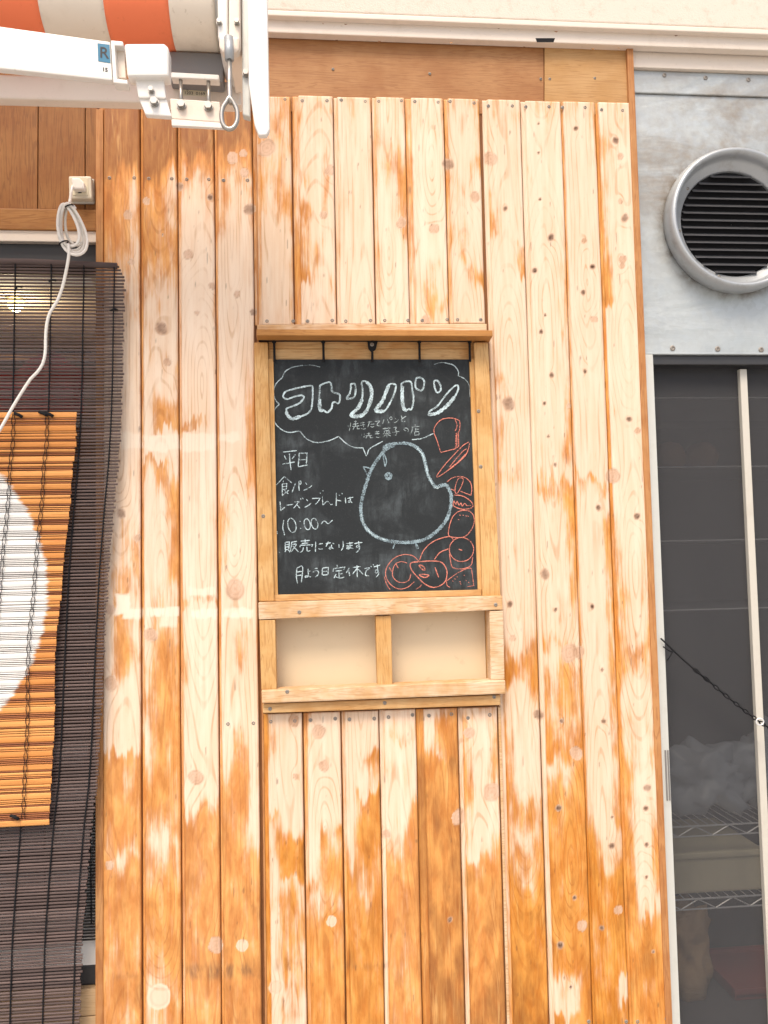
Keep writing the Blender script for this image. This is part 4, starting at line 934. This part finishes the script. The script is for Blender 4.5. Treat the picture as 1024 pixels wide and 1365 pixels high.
sa = slat_mesh('wide_slat', .8, .0070, .0018, M['bamboo'], 8); sb_ = slat_mesh('mid_slat', .8, .0034, .0020, M['bamboo']); sc_ = slat_mesh('thin_slat', .8, .0015, .0018, M['bamboo_dark']); sd_ = slat_mesh('thin_slat', .8, .0016, .0018, M['bamboo'])
TABO = [(545, 102), (590, 101.5), (620, 97), (660, 95), (700, 91), (730, 87), (760, 84.5), (800, 81), (850, 75), (900, 73), (940, 73.5), (980, 72), (1030, 69), (1095, 66)]
pat = [(sa, 1.25), (sc_, .7), (sd_, .62), (sb_, .95), (sc_, .6)]
ORD = []
def pick(i):
    c = random.choice([1, 2, 4, 1, 2, 3, 1]) if i % 5 else 0
    a = pat[c]
    return a
# pitch is set by each slat's own height and the next one's start
y = 549.0; prev = None
while y < 1094:
    me, h = pick(len(ORD)); hp = {sa: 8.0, sb_: 4.0, sc_: 2.2, sd_: 2.3}[me]
    yc = y + hp / 2; xr = np.interp(yc, [a for a, b in TABO], [b for a, b in TABO]) + random.uniform(-.9, .9)
    p = W(xr, yc, .05); o = bpy.data.objects.new('slat', me); prep(o, ob); o.location = (p.x, -.05 + random.uniform(-.0012, .0012), p.z)
    o.rotation_euler = (random.uniform(-.15, .15), random.uniform(-.003, .003), random.uniform(-.003, .003)); ORD.append(yc); y += hp + .15
def skewo(x, y): return x + (np.interp(y, [a for a, b in TABO], [b for a, b in TABO]) - 102) * .9
for bx in (-50, 18, 63):
    for s in (-1, 1):
        pts = [W(skewo(bx, y) + s * 2.4 * (1 if (k // 2) % 2 else .45), y, .0545) for k, y in enumerate(range(551, 1094, 4))]
        tube('cord', pts, .0009, M['black'], ob, 5)
for x, y in [(25, 553), (58, 551), (66, 552), (20, 1089)]:
    tube('cord_knot', [W(x - 6, y - 2, .056), W(x, y, .058), W(x + 5, y + 3, .056)], .004, M['black'], ob, 6)

# ------------------------------------------------------------------ power outlet and cable
oc = W(107, 251, -.02)
outl = thing('power_outlet', 'ivory power outlet box on the dark panel below the awning', 'outlet', (oc.x, .02, oc.z))
slab('back_plate', [(93, 238), (125.5, 238), (126, 271), (93.5, 271)], -.012, -.0197, M['stile'], outl, .003)
slab('cover', [(91.3, 234.5), (121.3, 234.5), (122.5, 264.5), (92, 264.5)], .012, -.0119, M['plate'], outl, .004)
slab('socket_insert', [(96, 238), (117, 238), (118, 260), (96.5, 260)], .0135, .0125, M['label'], outl, .0004)
slab('plug', [(95, 237), (106, 236.5), (112, 243), (112.5, 251.5), (97, 252)], .034, .0137, M['cable'], outl, .004)
slab('pin_hole', [(105, 254), (108, 254), (109, 257.5), (104, 257.5)], .0138, .0136, M['ink'], outl, 0)
cb = thing('extension_cable', 'white coiled extension cable hanging from the outlet across the blinds', 'cable', W(92, 300, .08))
CR = .0037
tube('lead', catmull([W(x, y, d) for x, y, d in [(97, 248, .036), (95, 256, .045), (94, 264, .045), (92.5, 272, .05)]], .006), CR, M['cable'], cb)
loops = [(90.5, 303, 15, 31, .08), (93.5, 304, 14, 33, .088), (94, 306, 17, 34, .096), (96, 300, 11, 27, .076), (88, 300, 13, 28, .10)]
for k, (x, y, a, b, d) in enumerate(loops):
    pts = []
    for j in range(28):
        q = 2 * math.pi * j / 28
        nx = a * math.sin(q) * (1 - .35 * math.cos(q)); pts.append(W(x + nx + 4 * math.sin(q / 2) ** 2 + (.12 * (b * -math.cos(q))), y - b * math.cos(q), d + .004 * math.sin(q * 2 + k)))
    tube('coil_loop', pts, CR, M['cable'], cb, 8, True)
tube('lead', catmull([W(x, y, d) for x, y, d in [(91, 325, .10), (92, 338, .10), (89, 358, .095), (83, 384, .09), (76, 402, .09), (67, 416, .09), (62.5, 432, .088), (61, 450, .086), (60.5, 470, .085), (57, 485, .085), (50, 496, .085), (41, 505, .085), (31, 520, .085), (18, 541, .085), (4, 566, .085), (-15, 598, .085), (-45, 650, .085), (-80, 730, .085), (-96, 830, .085), (-92, 960, .08), (-104, 1100, .08), (-98, 1250, .08), (-110, 1400, .08), (-112, 1490, .08)]], .012), CR * 1.05, M['cable'], cb)
for (x, y) in [(91.5, 276), (85, 324)]:
    tube('cable_tie', [W(x + 6 * math.cos(q), y + 2.5 * math.sin(q) - 2 * math.cos(q), .09 - .016 * math.sin(q)) for q in [2 * math.pi * k / 14 for k in range(14)]], .0018, M['black'], cb, 6, True)
slab('tape_flag', [(93, 271), (99, 273), (102, 277), (96, 281), (92, 279)], .09, .086, M['paper'], cb, .001)

# ------------------------------------------------------------------ awning
aw = thing('folded_awning', 'folded orange and cream striped awning with white arm and bracket', 'awning', W(200, 150, .25))
AX = -2.3
# torsion bar
tz0, tz1 = W(160, 135.5, .30).z, W(160, 104, .30).z
wbox('torsion_bar', AX, W(322, 120, .30).x, -.30, -.268, tz0, tz1, M['cream'], aw, .005)
# canvas roll: one ring strip for each stripe
rc_ = W(200, 14, .36); RR = .088
ry, rzc = -.36, W(250, 70.5, .40).z + RR * .93 + .047
def roll(name, x0, x1, mat):
    bm = bmesh.new(); n = 40; L = max(2, int((x1 - x0) / .01)); rings = []
    for i in range(L + 1):
        x = x0 + (x1 - x0) * i / L
        rr = RR * (1 + .004 * math.sin(x * 23) + .003 * math.sin(x * 61))
        rings.append([bm.verts.new((x, ry + rr * math.cos(2 * math.pi * k / n), rzc + rr * math.sin(2 * math.pi * k / n))) for k in range(n)])
    for A_, B_ in zip(rings, rings[1:]):
        for k in range(n): bm.faces.new((A_[k], A_[(k + 1) % n], B_[(k + 1) % n], B_[k]))
    bm.faces.new(rings[0]); bm.faces.new(rings[-1])
    return bm_obj(name, bm, mat, aw, True)
DR = .42
e0 = W(288, 45, DR).x; st_w = W(225, 50, DR).x - W(139, 50, DR).x
xe = [e0, W(226.5, 45, DR).x, W(140, 45, DR).x, W(53, 20, DR).x]
while xe[-1] > AX: xe.append(xe[-1] - st_w)
for k, (a, b) in enumerate(zip(xe, xe[1:])): roll('canvas_stripe', b, a, M['orange_cloth'] if k % 2 else M['cream_cloth'])
bm = bmesh.new()
for r, x0, x1 in ((RR + .004, e0 + .0005, e0 + .006), (RR - .02, e0 + .006, e0 + .02)):
    n = 40; A_ = [bm.verts.new((x0, ry + r * math.cos(2 * math.pi * k / n), rzc + r * math.sin(2 * math.pi * k / n))) for k in range(n)]; B_ = [bm.verts.new((x1, v.co.y, v.co.z)) for v in A_]
    bm.faces.new(A_); bm.faces.new(B_[::-1])
    for k in range(n): bm.faces.new((A_[k], B_[k], B_[(k + 1) % n], A_[(k + 1) % n]))
bm_obj('roll_end_cap', bm, M['steel'], aw)
# arm, joint, clamp
arm = slab('arm', [(-620, -52), (-300, -8), (0, 35), (147, 55.5), (150, 107), (0, 91), (-300, 58), (-620, 22)], .53, .512, M['white'], aw, .003)
slab('fork', [(147.5, 53.5), (164, 55), (164, 61), (153, 60.5), (156, 105), (170, 106.5), (170.5, 112), (151, 110)], .535, .508, M['white'], aw, .002)
slab('fork_pin', [(153, 61), (166, 62), (168, 104), (156, 104)], .518, .51, M['cream'], aw, .002)
slab('joint_block', [(165.5, 57.5), (219, 57), (225, 63), (225, 101), (169.5, 101.5)], .54, .505, M['white'], aw, .006, 3)
slab('joint_strap', [(179.5, 102), (218, 102.5), (221.5, 131), (184.5, 130)], .525, .512, M['white'], aw, .003)
slab('joint_foot', [(184.5, 130.5), (222, 131), (229, 155), (194, 152.5)], .52, .505, M['white'], aw, .003)
slab('clamp_housing', [(226, 68), (298, 71), (297, 110), (226, 105)], .34, .30, M['darkgrey'], aw, .003)
slab('clamp_top', [(228, 96), (292, 99.5), (292, 106), (228, 103)], .37, .345, M['white'], aw, .002)
slab('clamp_plate', [(226.5, 131), (293, 135.5), (295.5, 163), (228.5, 158)], .37, .36, M['cream'], aw, .002)
slab('clamp_lip', [(228.5, 158.6), (296, 163.6), (304, 171), (229, 167)], .38, .371, M['white'], aw, .001)
slab('rating_label', [(243, 116), (275.5, 117.5), (275.5, 128.5), (243, 127)], .3012, .3004, M['label'], aw, 0)
for x, ya, yb in [(241, 105, 141), (278, 107, 143)]:
    tube('clamp_bolt', [W(x, ya, .36), W(x + .6, yb, .375)], .0042, M['steel'], aw, 10)
def bolt(x, y, d, r):
    p = W(x, y, d); bm = bmesh.new()
    add_tube(bm, [p, p + Vector((0, -.003, 0))], r * 1.25, 14); add_tube(bm, [p + Vector((0, -.003, 0)), p + Vector((0, -.011, 0))], r, 6)
    bm_obj('bolt_head', bm, M['steel'], aw)
for x, y, d, r in [(242, 140.5, .371, .0085), (278, 142.5, .371, .0085), (206, 137, .521, .0075), (202, 121.5, .526, .005)]: bolt(x, y, d, r)
# sticker and numbers
def text(name, body, px, py, hpx, d, mat, parent, slant=0.0, bold=.0, sx=1.0):
    cu = bpy.data.curves.new(name, 'FONT'); cu.body = body; cu.align_x = 'CENTER'; cu.align_y = 'CENTER'; cu.offset = bold; cu.extrude = .0
    tmp = bpy.data.objects.new('tmp', cu); COL.objects.link(tmp); bpy.context.view_layer.update()
    me = bpy.data.meshes.new_from_object(tmp.evaluated_get(bpy.context.evaluated_depsgraph_get()))
    COL.objects.unlink(tmp); bpy.data.objects.remove(tmp)
    s = (W(px, py - hpx / 2, d) - W(px, py + hpx / 2, d)).length / .72
    p = W(px, py, d)
    for v in me.vertices:
        x, z = v.co.x * s * sx, v.co.y * s; v.co = (p.x + x, p.y, p.z + z - x * slant)
    me.materials.clear()
    return prep(bpy.data.objects.new(name, me), parent, mat)
slab('sticker', [(130, 57.5), (146, 59.5), (147.3, 84), (131, 81.5)], .5308, .5302, M['blue'], aw, 0)
text('sticker_letter', 'R', 138.8, 71, 15, .5312, M['ink'], aw, .1, .012, .95)
text('size_number', '15', 140, 93, 5.2, .5306, M['ink'], aw, .1, .035)
text('rating_text', '1203  0169', 259.5, 124.5, 4.2, .3017, M['ink'], aw, .03)
text('rating_text', '\u25a0\u25a0\u25a0' if False else 'III', 250, 119.5, 2.6, .3017, M['ink'], aw, .03, .03)
# gearbox, crank eye, end plates
slab('gearbox', [(289, -40), (303.5, -40), (304, 62), (290.5, 50)], .455, .30, M['white'], aw, .006, 3)
slab('gearbox', [(304.5, -40), (320, -40), (321, 63), (304.5, 70)], .455, .30, M['cream'], aw, .006, 3)
slab('gearbox_skirt', [(292, 48), (319, 49), (319, 66), (312, 71), (297, 70), (292, 62)], .465, .44, M['cream'], aw, .005)
for x in (292.5, 316): bolt(x, 31, .455, .005)
tube('crank_socket', [W(305, 50, .478), W(306, 80, .482)], .0095, M['hood'], aw, 12)
tube('crank_rod', [W(306, 78, .482), W(306, 110, .484), W(306.5, 130, .486), W(309, 138, .488)], .0055, M['steel'], aw, 10)
eye = [(306, 130), (312.5, 139), (316.5, 149), (316, 162), (311, 170.5), (304, 172), (298, 167), (295.5, 156), (297, 144), (302, 136)]
tube('crank_eye', catmull([W(x, y, .488) for x, y in eye], .004, True), .0048, M['steel'], aw, 10, True)
slab('inner_plate', [(321.5, -60), (331.5, -60), (333.5, 156), (323.5, 153)], .44, .42, M['alu'], aw, .003)
slab('end_plate', [(329, -60), (355.5, -60), (359.8, 172), (356, 180), (345, 180.5), (339, 165), (331.5, 110)], .50, .485, M['white'], aw, .004, 3)
bolt(328, 99, .441, .006)
tube('wall_stub', [W(318, 42, .36), W(340, 42, .36)], .012, M['steel'], aw, 12)

bpy.context.view_layer.update()
